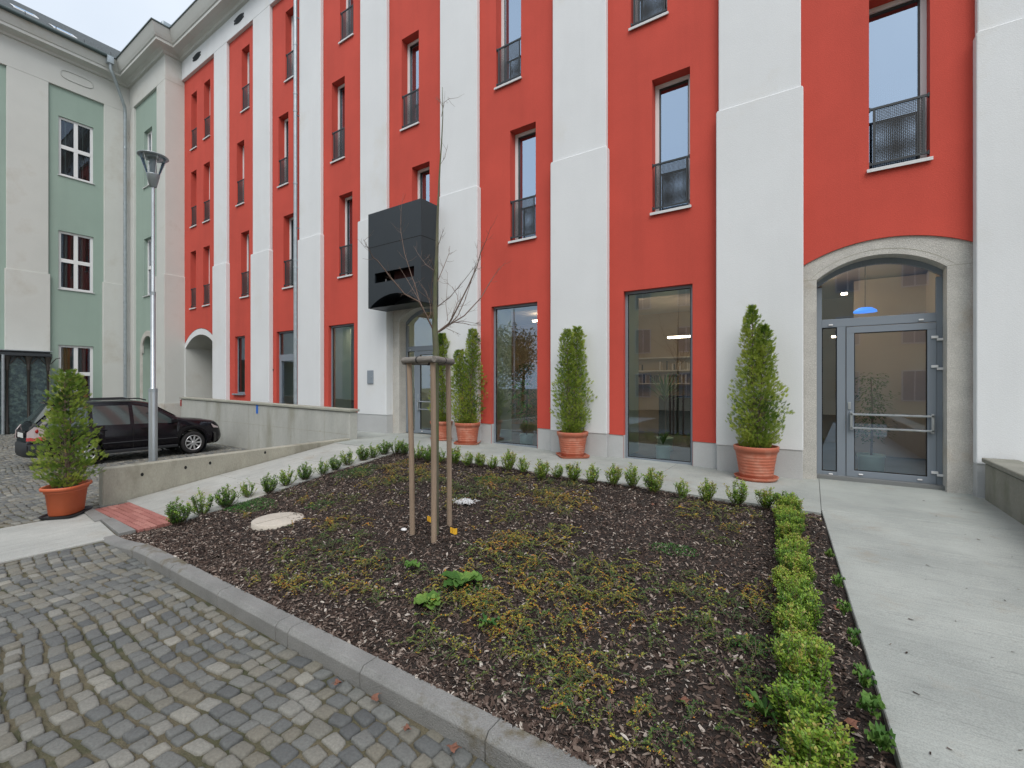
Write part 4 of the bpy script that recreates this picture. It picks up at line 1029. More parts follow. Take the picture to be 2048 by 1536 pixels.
# broad-leaved weeds --------------------------------------------------
M['broad'] = tintmat('broad_leaf', [(0, (.045, .13, .025)), (.6, (.11, .23, .045)), (1, (.20, .33, .07))], .55, .2, bump=.3, bs=50)
def broadleaf(mb, c, a, L, W, el, tint, tl):
    n = 6; u = np.array([math.cos(a), math.sin(a), 0]); s = np.array([-math.sin(a), math.cos(a), 0]); rows = []
    for i in range(n + 1):
        f = i / n; w = W * math.sin(math.pi * (f * .86 + .09)) ** .7 * (1 + .16 * math.sin(i * 2.6 + a)); z = el * L * math.sin(f * 2.2) * .6
        p = np.array(c) + u * L * f + np.array([0, 0, z])
        rows.append([p - s * w / 2 + np.array([0, 0, .015 + .012 * math.sin(i * 2 + a)]), p, p + s * w / 2 + np.array([0, 0, .015 + .012 * math.cos(i * 2.3 + a)])])
    vs = [q for r in rows for q in r]; fs = []
    for i in range(n):
        for k in range(2): fs.append((i * 3 + k, i * 3 + k + 1, i * 3 + k + 4, i * 3 + k + 3))
    mb.add(vs, fs, 0, True); tl += [tint] * len(fs)
def leafy(name, px, py, nl, L, W, el, label, cat='weed', tb=.5, loc=None, h0=.0):
    x, y, z = loc or Gbed(px, py); mb = MB(); tl = []
    for k in range(nl):
        a = 6.28 * k / nl + random.uniform(-.4, .4); l = L * random.uniform(.7, 1.1)
        r = L * random.uniform(0, .15)
        broadleaf(mb, (r * math.cos(a), r * math.sin(a), .02 + h0 * random.random() + random.uniform(0, .03)), a, l, W * random.uniform(.8, 1.1), el * random.uniform(.4, 1.2), min(1, max(0, tb + random.gauss(0, .22))), tl)
    o = mb.build(name, M['broad'], loc=(x, y, z), label=label, cat=cat)
    at = o.data.attributes.new('tint', 'FLOAT', 'FACE'); at.data.foreach_set('value', tl); return o
leafy('broad_leaved_weed', 922, 1172, 10, .17, .13, .35, 'larger dark green broad-leaved weed in the mulch below the tree stakes', tb=.35)
leafy('broad_leaved_weed', 855, 1213, 8, .12, .11, .15, 'flat light green rosette weed nearest the kerb in the mulch', tb=.8)
leafy('broad_leaved_weed', 828, 1140, 6, .09, .06, .3, 'small dull green weed behind the two larger broad-leaved weeds', tb=.4)
leafy('broad_leaved_weed', 975, 1260, 5, .09, .03, .5, 'thin dark weed right of the flat light green rosette', tb=.05)
leafy('broad_leaved_weed', 1530, 1445, 9, .10, .025, .9, 'narrow-leaved grey green weed close to the left side of the hedge', tb=.3)
for i, (px, py, nl, L, W, tb, lb) in enumerate([(1668, 1125, 9, .06, .03, .8, 'tall pale weed at the path edge farthest from the camera'), (1692, 1190, 7, .07, .03, .5, 'low weed at the path edge behind the long trailing weeds'),
        (1700, 1245, 7, .07, .035, .6, 'small weed at the path edge beside the fallen leaf'), (1725, 1310, 6, .06, .05, .3, 'dark round-leaved weed at the path edge in the middle of the bed side'),
        (1742, 1395, 9, .08, .05, .5, 'weed with round leaves leaning over the path edge'), (1758, 1450, 8, .09, .07, .4, 'big round-leaved weed overhanging the concrete path'), (1778, 1525, 10, .10, .06, .35, 'dense leafy weed clump at the lower end of the path edge')]):
    x, y, z = Gbed(px, py); x = min(x, xe(y) - .02)
    leafy('edge_weed', px, py, nl + 5, L * .62, W * .72, .9, lb, tb=tb + .15, loc=(x - .03, y, z), h0=.07)

# ------------------------------------------------------------------ small things in the bed
def fallen(px, py, s, label, z=None, on=None):
    if on is None: x, y, zz = Gbed(px, py)
    else: x, y = G(px, py, on); zz = on
    mb = MB(); n = 12; a0 = random.uniform(0, 6)
    ring = [(s * (1 + .28 * math.cos(5 * t)) * math.cos(t + a0) * .6, s * (1 + .28 * math.cos(5 * t)) * math.sin(t + a0) * .5, .012 + .012 * math.sin(2 * t + a0)) for t in np.linspace(0, 6.283, n, endpoint=False)]
    vs = ring + [(0, 0, .004)]; mb.add(vs, [(i, (i + 1) % n, n) for i in range(n)], 0, True)
    mb.tube([(0, 0, .004), (s * .5 * math.cos(a0), s * .5 * math.sin(a0), .02), (s * math.cos(a0), s * math.sin(a0), .012)], .0015, 4)
    mb.build('fallen_leaf', M['dleaf'], loc=(x, y, zz + .012), label=label, cat='leaf', group='dead brown leaves')
M['dleaf'] = pmat('dead_leaf', (.19, .085, .055), .8, .25, 25, .5, 60)
for px, py, s, lb, on in [(1366, 1408, .045, 'rust brown leaf on the mulch left of the hedge near the bottom', None), (1676, 1222, .045, 'pale brown leaf on the mulch between hedge and path', None),
        (1700, 1455, .055, 'curled brown leaf on the mulch between hedge and path near the bottom', None), (748, 1402, .05, 'red brown leaf on the setts nearest the kerb', -.385), (905, 1502, .05, 'brown leaf on the setts at the bottom edge', -.385),
        (676, 1372, .04, 'small orange leaf on the setts farther left', -.385), (1275, 1421, .045, 'small brown leaf on the mulch below the orange creeper', None), (1308, 1012, .05, 'pink leaf scrap on the mulch near the back', None),
        (815, 1465, .035, 'tan leaf on the setts between the two red brown leaves', -.385)]: fallen(px, py, s, lb, on=on)
mxx, myy, mzz = Gbed(557, 1041)
MH = empty('manhole_cover', (mxx, myy, zs_(mxx, myy) + .0), label='round pale concrete manhole cover in the mulch', cat='manhole cover')
mb = MB(); mb.lathe([(.0, .035), (.29, .035), (.31, .028), (.315, -.05)], (0, 0), 44); mb.build('lid', pmat('pale_concrete', (.50, .46, .40), .9, .08, 5, .4, 60, fine=.1), MH)
mb = MB(); mb.box(-.004, .004, -.29, .29, .0352, .038); mb.build('joint', M['conc_dark'], MH)
for px, py, lb in ((862, 1045, 'crumpled yellow tag partly behind the front stake'), (909, 1069, 'flat yellow tag on the mulch right of the stakes')):
    x, y, z = Gbed(px, py); mb = MB()
    for i in range(4):
        for j in range(3): mb.quad(*[(-.045 + .0225 * (i + u), -.02 + .012 * math.sin((i + u) * 2), .0 + .022 * (j + v) + .004 * math.cos((i + u) * 3)) for u, v in ((0, 0), (1, 0), (1, 1), (0, 1))])
    mb.build('yellow_tag', M['yellow'], loc=(x, y, z + .012), label=lb, cat='tag')
for (px, py, lb) in ((930, 1008, 'tuft of white fibre on grey sheet behind the right stake'),):
    x, y, z = Gbed(px, py); mb = MB()
    T = empty('white_fibre', (x, y, z), label=lb, cat='fibre')
    for i in range(170):
        a = random.uniform(0, 6.28); r = random.uniform(0, .13); p = np.array([r * math.cos(a) * 1.3, r * math.sin(a), .02 + random.uniform(0, .02)]); d = np.array([random.gauss(0, 1), random.gauss(0, .5), random.gauss(0, .15)]) * .022
        mb.tube([p, p + d + np.array([0, 0, .015]), p + 2 * d], .0035, 4, caps=False)
    mb.build('strands', M['wframe'], T)
    s = MB(); s.prism([(-.17, .02), (-.02, .0), (.0, .16), (-.15, .18)], .012, .022); s.build('sheet', M['zinc'], T)
x, y, z = Gbed(808, 1063); mb = MB(); 
mb.lathe([(.0, .03), (.025, .025), (.035, .012), (.02, .0)], (0, 0), 9, sx=1.2); mb.build('white_scrap', M['wframe'], loc=(x, y, z + .01), label='white paper scrap on the mulch beside the left stake', cat='litter')

V = []; Fq = []; tv = []
for k in range(150):
    x, y = (random.uniform(.3, 2.0), random.uniform(-7, -.6)) if k < 60 else ((random.uniform(-9, .1), random.uniform(-2.2, -.3)) if k < 100 else (random.uniform(-9.1, -7.3), random.uniform(-6.3, -2.3)))
    z = (zr(y) if x > .1 and y < -2.2 else (-.10 if x > .1 else zpath(x))) if k < 100 else zramp(y)
    a = random.uniform(0, 6.28); L_ = random.uniform(.006, .035); W_ = L_ * random.uniform(.12, .5); c, q = math.cos(a), math.sin(a); b = len(V)
    for u, v, h in ((-1, -1, 0), (1, -1, .2), (1, 1, .1), (-1, 1, .35)): V.append((x + c * u * L_ / 2 - q * v * W_ / 2, y + q * u * L_ / 2 + c * v * W_ / 2, z + .002 + h * W_))
    Fq.append((b, b + 1, b + 2, b + 3)); tv.append(random.random() * .7)
npmesh('path_litter', V, Fq, M['chip'], tint=tv, kind='stuff', label='tiny bits of bark and twigs scattered on the concrete')

# ------------------------------------------------------------------ concrete walls
LW = empty('low_ramp_wall', (-9.3, -6.75, -.4), label='low weathered concrete wall rising out of the ramp beside the parking place', cat='wall')
c0 = (-9.3, -6.75, -.4)
mb = MB(); ax, ay, bx_, by_ = -9.2, -6.75, -9.86, -1.72; tw = .20
mb.prism([(ax, ay, .175), (bx_, by_, .105), (bx_ - tw, by_, .105), (ax - tw, ay, .175)], -.9, 0)
rel(mb, c0).build('wall_body', M['conc_dark'], LW, bevel=.012)
mb = MB()
for px, py in ((284, 949), (420, 926), (371, 935), (530, 905)):
    a = math.atan((px - 1024) / FPX) - TH; t = math.tan(a)
    # intersect sight line with the wall face
    k = (bx_ - ax) / (by_ - ay); Y = (ax - k * ay - t * CD) / (t - k); X = t * (Y + CD); d = -X * math.sin(TH) + (Y + CD) * math.cos(TH); Z = EYE + (768 - py) / FPX * d
    mb.lathe([(.0, .004), (.02, .004), (.024, 0)], (0, 0), 10); n = 30
    for q in range(len(mb.v) - n, len(mb.v)): vx, vy, vz = mb.v[q]; mb.v[q] = (X + vz, Y + vx, Z + vy * 1.3)
rel(mb, c0).build('tie_hole', M['black'], LW)
HW = empty('high_concrete_wall', (-15, -1.6, -.55), label='higher smooth concrete wall with coping in front of the red building behind the black car', cat='wall')
c0 = (-15, -1.6, -.55)
mb = MB(); mb.prism([(-20.04, -1.70, .93), (-9.92, -1.70, .77), (-9.92, -1.46, .77), (-20.04, -1.46, .93)], -.9, 0); rel(mb, c0).build('wall_body', M['conc'], HW, bevel=.008)
mb = MB(); mb.prism([(-20.08, -1.74, 1.005, .94), (-9.88, -1.74, .845, .78), (-9.88, -1.42, .845, .78), (-20.08, -1.42, 1.005, .94)], 0, 0); rel(mb, c0).build('coping', M['cap'], HW, bevel=.008)
mb = MB()
for x in (-17.4, -15.0, -12.6, -11.0): mb.box(x, x + .008, -1.7025, -1.7005, -.6, .92 - .016 * (x + 20))
mb.prism([(-20, -1.7025, .26, .252), (-9.95, -1.7025, .2, .192), (-9.95, -1.7005, .2, .192), (-20, -1.7005, .26, .252)], 0, 0)
rel(mb, c0).build('formwork_joint', M['conc_dark'], HW)
mb = MB()
for px, py in ((538, 866), (582, 873), (480, 868), (640, 862)):
    X, Z = F(px, py, -1.70); mb.box(X - .02, X + .02, -1.7045, -1.7028, Z - .02, Z + .02)
rel(mb, c0).build('tie_hole', M['conc_dark'], HW)
bX, bZ = F(514.5, 818, -1.70)
b = MB(); b.box(-.06, .06, -.006, .0, -.14, .14); b.build('blue_sign', M['blue'], loc=(bX, -1.703, bZ), label='small blue sticker strip on the high concrete wall', cat='sticker')
bX, bZ = F(361.5, 806, -1.70)
b = MB(); b.box(-.05, .03, -.02, .0, -.12, .12); b.build('reflector', M['redp'], loc=(-20.0, -1.703, bZ), label='dark red reflector at the left end of the high concrete wall', cat='reflector')
SW = empty('side_concrete_wall', (2.1, -3, -.1), label='grey concrete wall with coping at the right edge beside the concrete path', cat='wall')
c0 = (2.1, -3, -.1)
zt0 = .40
mb = MB(); mb.prism([(2.0, -9, zt0 - .0), (2.3, -9, zt0), (2.3, -.24, zt0), (2.0, -.24, zt0)], -.5, 0); rel(mb, c0).build('wall_body', M['conc_side'], SW, bevel=.01)
mb = MB(); mb.box(1.97, 2.33, -9, -.22, zt0 + .012, zt0 + .075); rel(mb, c0).build('coping', M['conc_side'], SW, bevel=.01)

# ------------------------------------------------------------------ street lamp
lx, ly = -9.98, -5.85; zb = zpark(lx)
SL = empty('street_lamp', (lx, ly, zb), label='galvanised street lamp post with cone lantern behind the low ramp wall', cat='street lamp')
mb = MB(); mb.lathe([(.066, -.02), (.066, 1.78), (.062, 1.81), (.040, 1.84), (.038, 3.55), (.027, 3.58), (.025, 5.50)], (0, 0), 20)
mb.build('post', M['galv'], SL)
mb = MB(); mb.lathe([(.069, 1.76), (.069, 1.82)], (0, 0), 20); mb.build('collar', M['zinc'], SL)
mb = MB(); mb.lathe([(.041, 3.52), (.041, 3.58)], (0, 0), 16); mb.build('collar', M['zinc'], SL)
mb = MB(); mb.lathe([(.03, 5.48), (.055, 5.485), (.100, 5.70), (.104, 5.71), (.05, 5.715)], (0, 0), 24); mb.build('lantern_base', M['zinc'], SL)
mb = MB(); mb.lathe([(.052, 5.71), (.052, 5.98)], (0, 0), 16); mb.build('lamp_core', M['plaque'], SL)
mb = MB(); mb.lathe([(.098, 5.715), (.200, 6.03)], (0, 0), 32); mb.build('cone_glass', glassmat('clear_acrylic', (.95, .97, .97), .03, 1.2), SL)
mb = MB()
for k in range(6): 
    a = k * 1.047; mb.tube([(.098 * math.cos(a), .098 * math.sin(a), 5.715), (.2 * math.cos(a), .2 * math.sin(a), 6.03)], .0035, 5)
mb.build('rib', M['wframe'], SL)
mb = MB(); mb.lathe([(.0, 6.02), (.19, 6.02), (.232, 6.028), (.232, 6.040), (.14, 6.05), (.0, 6.055)], (0, 0), 36); mb.build('lid', M['zinc'], SL)
mb = MB(); mb.lathe([(.08, 6.0), (.15, 6.012), (.15, 6.018)], (0, 0), 24); mb.build('reflector', M['zinc'], SL)

# ------------------------------------------------------------------ potted conifers
M['thuja'] = tintmat('conifer_scale_leaf', [(0, (.04, .08, .018)), (.35, (.10, .185, .03)), (.65, (.22, .32, .05)), (.88, (.38, .45, .08)), (1, (.40, .25, .10))], .6, .38, spec=.25)
def conifer(parent, z0, H, rad, seed, n, leaders=((0, 0, 1.0),), bare=0, tone=.0, brown=.0, sq=1.0, pr=((0, .55), (.12, .9), (.3, 1), (.5, .92), (.7, .72), (.9, .6), (1, .3))):
    """upright thuja: leaders with flat scale sprays, returns foliage"""
    rnd = random.Random(seed); PS, DS, US, LS, WS, TS = [], [], [], [], [], []; tr = MB()
    def rad_at(f): return rad * float(np.interp(f, [q[0] for q in pr], [q[1] for q in pr]))
    for (ox, oy, hf) in leaders:
        tr.tube([(ox * .15, oy * .15, z0), (ox * .6, oy * .6, z0 + H * hf * .5), (ox, oy, z0 + H * hf * .97)], [.016, .011, .003], 6)
    # light and dark clumps
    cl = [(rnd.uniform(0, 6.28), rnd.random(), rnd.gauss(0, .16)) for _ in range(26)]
    for i in range(n):
        ld = leaders[rnd.randrange(len(leaders))]; f = rnd.random() ** 1.12
        zz = z0 + .04 + f * H * ld[2]; R_ = rad_at(f) * (1 - .30 * (len(leaders) > 1) * smooth((f - .35) * 3))
        a = rnd.uniform(0, 6.28); lob = 1 + .16 * math.sin(3 * a + 5 * f * 6.28 + seed) + .12 * math.sin(7 * f * 6.28 + a * 2)
        q = rnd.random() ** .55; r = R_ * q * lob
        if bare and rnd.random() < bare * (.5 + .5 * math.sin(a + f * 9)) : continue
        s = .35 + .65 * min(1, f * 1.6); x = ox_ = ld[0] * s + r * math.cos(a) * sq; y = ld[1] * s + r * math.sin(a)
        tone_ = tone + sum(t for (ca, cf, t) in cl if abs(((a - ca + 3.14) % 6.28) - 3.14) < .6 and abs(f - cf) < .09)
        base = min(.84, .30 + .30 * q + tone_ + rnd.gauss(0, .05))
        if rnd.random() < brown * (1.4 - q): base = rnd.uniform(.93, 1)
        up = rnd.uniform(.5, 1.8); d = np.array([math.cos(a), math.sin(a), up]); d /= np.linalg.norm(d)
        nn = np.cross(d, np.array([rnd.gauss(0, 1), rnd.gauss(0, 1), rnd.gauss(0, .4)])); nn /= np.linalg.norm(nn)
        sd = np.cross(d, nn); L = rnd.uniform(.040, .072); P0 = np.array([x, y, zz])
        for k in range(5):
            t = k / 5; p = P0 + d * L * t
            for sg in (-1, 1):
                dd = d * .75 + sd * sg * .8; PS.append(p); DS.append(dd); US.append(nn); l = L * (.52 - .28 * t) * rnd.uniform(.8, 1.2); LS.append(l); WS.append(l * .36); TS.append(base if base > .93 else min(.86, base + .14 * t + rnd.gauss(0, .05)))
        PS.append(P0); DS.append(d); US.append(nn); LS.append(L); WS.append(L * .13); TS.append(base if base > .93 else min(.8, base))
        if rnd.random() < .10: tr.tube([(ld[0] * s * .9, ld[1] * s * .9, zz - R_ * .5), (x, y, zz)], [.004, .0015], 4, caps=False)
    V, Fq = leafquads(np.array(PS), np.array(DS), np.array(US), LS, WS, .03)
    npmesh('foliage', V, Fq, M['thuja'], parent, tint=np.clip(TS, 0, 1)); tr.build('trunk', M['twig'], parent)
def round_pot(parent, R_, H, mat, sq_saucer):
    p = MB(); r0 = R_ * .74
    prof = [(r0 * .96, .03), (r0, .04)]
    for k in range(7):
        f = (k + 1) / 9; rr = r0 + (R_ * .93 - r0) * f; z = .05 + (H - .12) * f; prof += [(rr, z - .006), (rr + .005, z), (rr, z + .006)]
    prof += [(R_ * .95, H - .085), (R_ * 1.0, H - .08), (R_ * 1.02, H - .01), (R_ * 1.0, H), (R_ * .93, H), (R_ * .92, H - .09)]
    p.lathe(prof, (0, 0), 40); p.build('pot', mat, parent)
    s = MB(); s.lathe([(0, H - .06), (R_ * .92, H - .055)], (0, 0), 28); s.build('soil', M['soilp'], parent)
    s = MB()
    if sq_saucer: s.lathe([(0, .006), (R_ * .92, .006), (R_ * .98, .05), (R_ * .945, .05), (R_ * .86, .02), (0, .02)], (0, 0), 40, smooth=False, pw=7)
    else: s.lathe([(0, .004), (R_ * .9, .004), (R_ * 1.0, .06), (R_ * .97, .06), (R_ * .86, .02), (0, .02)], (0, 0), 40)
    s.build('saucer', mat, parent)
def potted(px, py, z, Rp, Hp, Ht, rad, seed, n, label, sq=False, rz=0, **k):
    x, y = G(px, py, z); va = math.atan((px - 1024) / FPX) - TH; x += Rp * .78 * math.sin(va); y += Rp * .78 * math.cos(va)
    r = empty('potted_conifer', (x, y, z), rz, label=label, cat='potted conifer', group='conifers in terracotta pots')
    round_pot(r, Rp, Hp, M['terra'], sq); conifer(r, Hp - .07, Ht - Hp + .05, rad, seed, n, **k); return r
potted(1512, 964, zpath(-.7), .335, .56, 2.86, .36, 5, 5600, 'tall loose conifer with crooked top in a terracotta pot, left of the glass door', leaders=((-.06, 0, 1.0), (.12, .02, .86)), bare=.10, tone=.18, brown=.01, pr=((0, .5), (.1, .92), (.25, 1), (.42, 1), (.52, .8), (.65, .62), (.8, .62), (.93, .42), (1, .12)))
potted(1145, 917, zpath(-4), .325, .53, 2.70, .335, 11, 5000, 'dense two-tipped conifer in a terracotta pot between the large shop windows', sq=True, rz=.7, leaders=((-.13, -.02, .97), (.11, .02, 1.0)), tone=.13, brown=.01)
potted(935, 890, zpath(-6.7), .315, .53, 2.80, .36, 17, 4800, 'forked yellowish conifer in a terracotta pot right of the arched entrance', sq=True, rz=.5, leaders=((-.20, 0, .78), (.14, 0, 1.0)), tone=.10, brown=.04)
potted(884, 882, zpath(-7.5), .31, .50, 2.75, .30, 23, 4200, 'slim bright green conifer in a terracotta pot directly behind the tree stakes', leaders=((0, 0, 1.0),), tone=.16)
# left planter (oval, orange)
x, y = G(133, 1036, -.395); x -= .22; y += .05
LPt = empty('potted_conifer', (x, y, -.395), R(-40), label='broad airy conifer in an oval orange planter on a black tray', cat='potted conifer', group='conifers in terracotta pots')
p = MB(); p.lathe([(.245, .035), (.255, .05), (.30, .36), (.315, .365), (.325, .385), (.365, .40), (.375, .43), (.36, .445), (.33, .44), (.32, .36)], (0, 0), 44, sx=.87, sy=.6, pw=3.0); p.build('pot', M['terra2'], LPt)
p = MB(); p.lathe([(0, .385), (.33, .385)], (0, 0), 30, sx=.87, sy=.6, pw=3.0); p.build('soil', M['soilp'], LPt)
p = MB(); p.lathe([(0, .004), (.28, .004), (.31, .045), (.295, .045), (.27, .02), (0, .02)], (0, 0), 44, sx=.95, sy=.68, pw=6, smooth=False); p.build('saucer', M['saucerd'], LPt)
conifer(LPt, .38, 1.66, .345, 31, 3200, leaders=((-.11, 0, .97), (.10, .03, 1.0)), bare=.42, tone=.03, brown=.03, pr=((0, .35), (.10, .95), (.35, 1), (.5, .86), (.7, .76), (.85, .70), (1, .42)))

# ------------------------------------------------------------------ young bare tree and stakes
tx, ty, tz = Gbed(868, 1075); tx += -.03; ty += .12; dT = -tx * math.sin(TH) + (ty + CD) * math.cos(TH)
def TP(px, py, dd=0.0):       # point in the plane of the tree, dd metres deeper
    d = dT + dd; l = (px - 1024) / FPX * d
    return np.array([l * math.cos(TH) - d * math.sin(TH) - tx, -CD + l * math.sin(TH) + d * math.cos(TH) - ty, EYE + (768 - py) / FPX * d - tz])
TR = empty('young_bare_tree', (tx, ty, tz), label='young leafless tree tied between three wooden stakes in the planting bed', cat='tree')
mb = MB()
b0 = TP(870, 900); b0 = np.array([b0[0], b0[1], 0])
mb.tube([b0, TP(871, 900), TP(872, 700), TP(869.5, 655), TP(870, 620), TP(871, 560), TP(874, 500), TP(875, 440), TP(877.8, 374), TP(880, 330), TP(883, 288), TP(885.7, 233), TP(884.7, 174)],
        [.042, .038, .034, .033, .026, .023, .018, .014, .010, .008, .007, .005, .002], 10)
mb.build('trunk', M['bark'], TR)
Z1 = lambda l: [(700 + x / 3.938, 380 + y / 3.938) for x, y in l]
BR = [(Z1([(668,1120),(620,1030),(600,985),(545,880),(430,820),(330,700),(220,560),(180,530),(145,460),(105,390)]), .014, -.5),
      (Z1([(612,1010),(635,980),(632,900),(600,800),(560,740)]), .006, .3), (Z1([(600,985),(545,870),(510,740),(490,690),(430,500),(400,330),(400,200),(412,80)]), .009, .35),
      (Z1([(545,870),(500,790),(440,690),(385,600)]), .005, .6), (Z1([(672,1100),(640,870),(560,810),(500,760)]), .005, -.4),
      (Z1([(690,1120),(780,1050),(830,960),(930,760),(1000,600),(1030,490),(1070,400),(1110,290)]), .014, -.35),
      (Z1([(790,1055),(850,990),(905,870),(960,700),(1005,540),(1000,430)]), .007, .2), (Z1([(700,1118),(800,1050),(900,990),(1030,850),(1100,730),(1160,640),(1215,580)]), .012, .5),
      (Z1([(688,920),(790,840),(900,710),(1000,580)]), .006, -.6), (Z1([(800,1040),(900,1050),(960,1065),(1015,1055)]), .005, .4), (Z1([(780,1055),(880,1030),(990,1050),(1030,1040)]), .004, -.2),
      (Z1([(690,720),(740,600),(780,500),(783,440)]), .006, .45), (Z1([(690,450),(715,380),(732,320)]), .004, -.3), (Z1([(800,1000),(850,880),(845,830),(810,770),(740,715)]), .005, .5),
      (Z1([(770,1030),(755,900),(765,760),(768,650)]), .004, .7), (Z1([(672,660),(640,560),(615,510)]), .005, -.5), (Z1([(672,640),(600,590),(540,510),(500,440)]), .004, .5),
      (Z1([(650,870),(640,770),(655,650),(620,580)]), .004, -.3), (Z1([(760,1090),(830,1120),(870,1140)]), .003, .2),
      ([(883, 233), (888, 205), (897, 198), (906, 197)], .003, .1), ([(880, 330), (890, 315), (893, 300)], .002, .0), ([(886, 215), (881, 205), (880, 196)], .002, .1)]
rn = random.Random(4)
for pts, r0, dep in BR:
    n = len(pts); P = [TP(px, py, dep * (i / (n - 1)) ** 1.1) for i, (px, py) in enumerate(pts)]
    m = MB(); m.tube(P, [max(.0013, .66 * r0 * (1 - i / (n - 1)) ** .8 + .001) for i in range(n)], 6)
    for i in range(1, n):
        for _ in range(3 if r0 > .005 else 2):
            f = rn.random(); a = P[i - 1] * (1 - f) + P[i] * f; t = P[i] - P[i - 1]; t = t / (np.linalg.norm(t) + 1e-9)
            s = np.array([rn.gauss(0, 1), rn.gauss(0, 1), rn.gauss(0, .7)]); d = t * .9 + s * .55; d /= np.linalg.norm(d); L = rn.uniform(.03, .16)
            m.tube([a, a + d * L * .5, a + d * L + np.array([0, 0, L * .2])], [.0018, .0014, .0009], 4, caps=False)
            if rn.random() < .5:
                b_ = a + d * L * .5; e = d * .6 + np.array([rn.gauss(0, 1), rn.gauss(0, 1), rn.gauss(0, 1)]) * .5; e /= np.linalg.norm(e); m.tube([b_, b_ + e * L * .45], [.0013, .0009], 3, caps=False)
    m.build('branch', M['twig'], TR)
s3 = [Gbed(825, 1066), Gbed(868, 1082), Gbed(899, 1048)]
ST = empty('stake_frame', s3[1], label='three weathered round stakes joined by half-round rails around the young tree', cat='tree support')
ox, oy, oz = s3[1]; ztop = 1.80
topp = []
for i, (x, y, z) in enumerate(s3):
    px = (818, 865.5, 896)[i]; a = math.atan((px - 1024) / FPX) - TH
    d0 = math.hypot(x, y + CD); X2, Y2 = d0 * math.sin(a), d0 * math.cos(a) - CD; topp.append((X2, Y2))
    m = MB(); ps = [(x - ox, y - oy, z - oz - .1), (x * .6 + X2 * .4 - ox + .004, y * .6 + Y2 * .4 - oy, (z + ztop) / 2 - oz), (X2 - ox, Y2 - oy, ztop - oz - (.0 if i == 1 else .05))]
    m.tube(ps, [.032, .030, .029], 14); m.build('stake', M['wood'], ST)
for i, j in ((0, 1), (1, 2), (0, 2)):
    a = np.array([topp[i][0], topp[i][1]]); b_ = np.array([topp[j][0], topp[j][1]]); u = (b_ - a) / np.linalg.norm(b_ - a); nrm = np.array([-u[1], u[0]])
    cen = np.array([np.mean([t[0] for t in topp]), np.mean([t[1] for t in topp])]); sg = 1 if np.dot((a + b_) / 2 - cen, nrm) > 0 else -1
    off = nrm * .03 * sg; e = .06; zc = ztop - oz - .035 - (.012 if (i, j) == (0, 2) else 0)
    m = MB(); P0, P1 = a - u * e + off, b_ + u * e + off
    m.tube([(P0[0] - ox, P0[1] - oy, zc), (P1[0] - ox, P1[1] - oy, zc)], .036, 14); m.build('rail', M['woodg'], ST)
    m = MB(); c = a * .45 + b_ * .55 + off; c = (a * .5 + b_ * .5 + off)
    cc0 = c - u * .012; cc1 = c + u * .012; m.tube([(cc0[0] - ox, cc0[1] - oy, zc), (cc1[0] - ox, cc1[1] - oy, zc)], .0385, 14); m.build('strap', M['strap'], ST)

# ------------------------------------------------------------------ indoor planters seen through the glass
def indoor(px, py, yp, R_, H, kind, label, pl):
    X, Z = F(px, py, yp); z = zpath(0) + .065
    r = empty('indoor_planter', (X, yp, z), label=label, cat='planter', group='mint planters behind the glass')
    p = MB(); p.lathe([(R_ * .92, 0), (R_ * .96, H - .04), (R_ * 1.04, H - .035), (R_ * 1.04, H), (R_ * .93, H), (R_ * .9, H - .05)], (0, 0), 30); p.build('pot', M['mint'], r)
    p = MB(); p.lathe([(0, H - .05), (R_ * .92, H - .05)], (0, 0), 20); p.build('soil', M['soilp'], r)
    PS, DS, US, LS, WS, TS = [], [], [], [], [], []; st = MB()
    for k in range(pl[0]):
        if kind == 'ficus':
            hh = random.uniform(.2, 1) * pl[1]; a = random.uniform(0, 6.28); rr = pl[2] * math.sqrt(random.random()) * (.4 + .6 * math.sin(math.pi * min(1, hh / pl[1] * .95)))
            p0 = (rr * math.cos(a), rr * math.sin(a), H + hh)
            for q in range(5): PS.append(np.array(p0) + rng.normal(0, .04, 3)); DS.append((math.cos(a) + random.gauss(0, .4), math.sin(a) + random.gauss(0, .4), -.5)); US.append((0, 0, 1)); LS.append(random.uniform(.05, .09)); WS.append(.028); TS.append(random.random() * .7)
        else:
            a = random.uniform(0, 6.28); el = random.uniform(.1, 1.6); z0_ = H + pl[1] * random.uniform(.75, 1) if kind == 'palm' else H
            PS.append((0, 0, z0_)); DS.append((math.cos(a), math.sin(a), el if kind == 'palm' else 2.2)); US.append((-math.cos(a), -math.sin(a), 1)); LS.append(pl[2] * random.uniform(.7, 1.1)); WS.append(.035); TS.append(random.random())
    if kind != 'grass': st.tube([(0, 0, H - .1), (.02, 0, H + pl[1] * .5), (0, 0, H + pl[1] * .95)], [.02, .016, .008], 7); st.build('stem', M['twig'], r)
    V, Fq = leafquads(np.array(PS), np.array(DS), np.array(US), LS, WS, .05); npmesh('foliage', V, Fq, M['weedg'], r, tint=TS)
indoor(1053, 872, .42, .17, .30, 'ficus', 'mint planter with a bushy ficus inside the shop window left of the middle conifer', (330, 1.7, .42))
indoor(1326, 903, .36, .145, .28, 'grass', 'mint planter with grassy leaves inside the widest shop window', (26, .1, .3))
indoor(1742, 930, .72, .19, .34, 'ficus', 'mint planter with a small ficus behind the right-hand glass door', (170, 1.35, .32))
indoor(1330, 800, 1.6, .18, .3, 'palm', 'mint planter with a spiky palm deeper inside the widest shop window', (60, 1.05, .7))

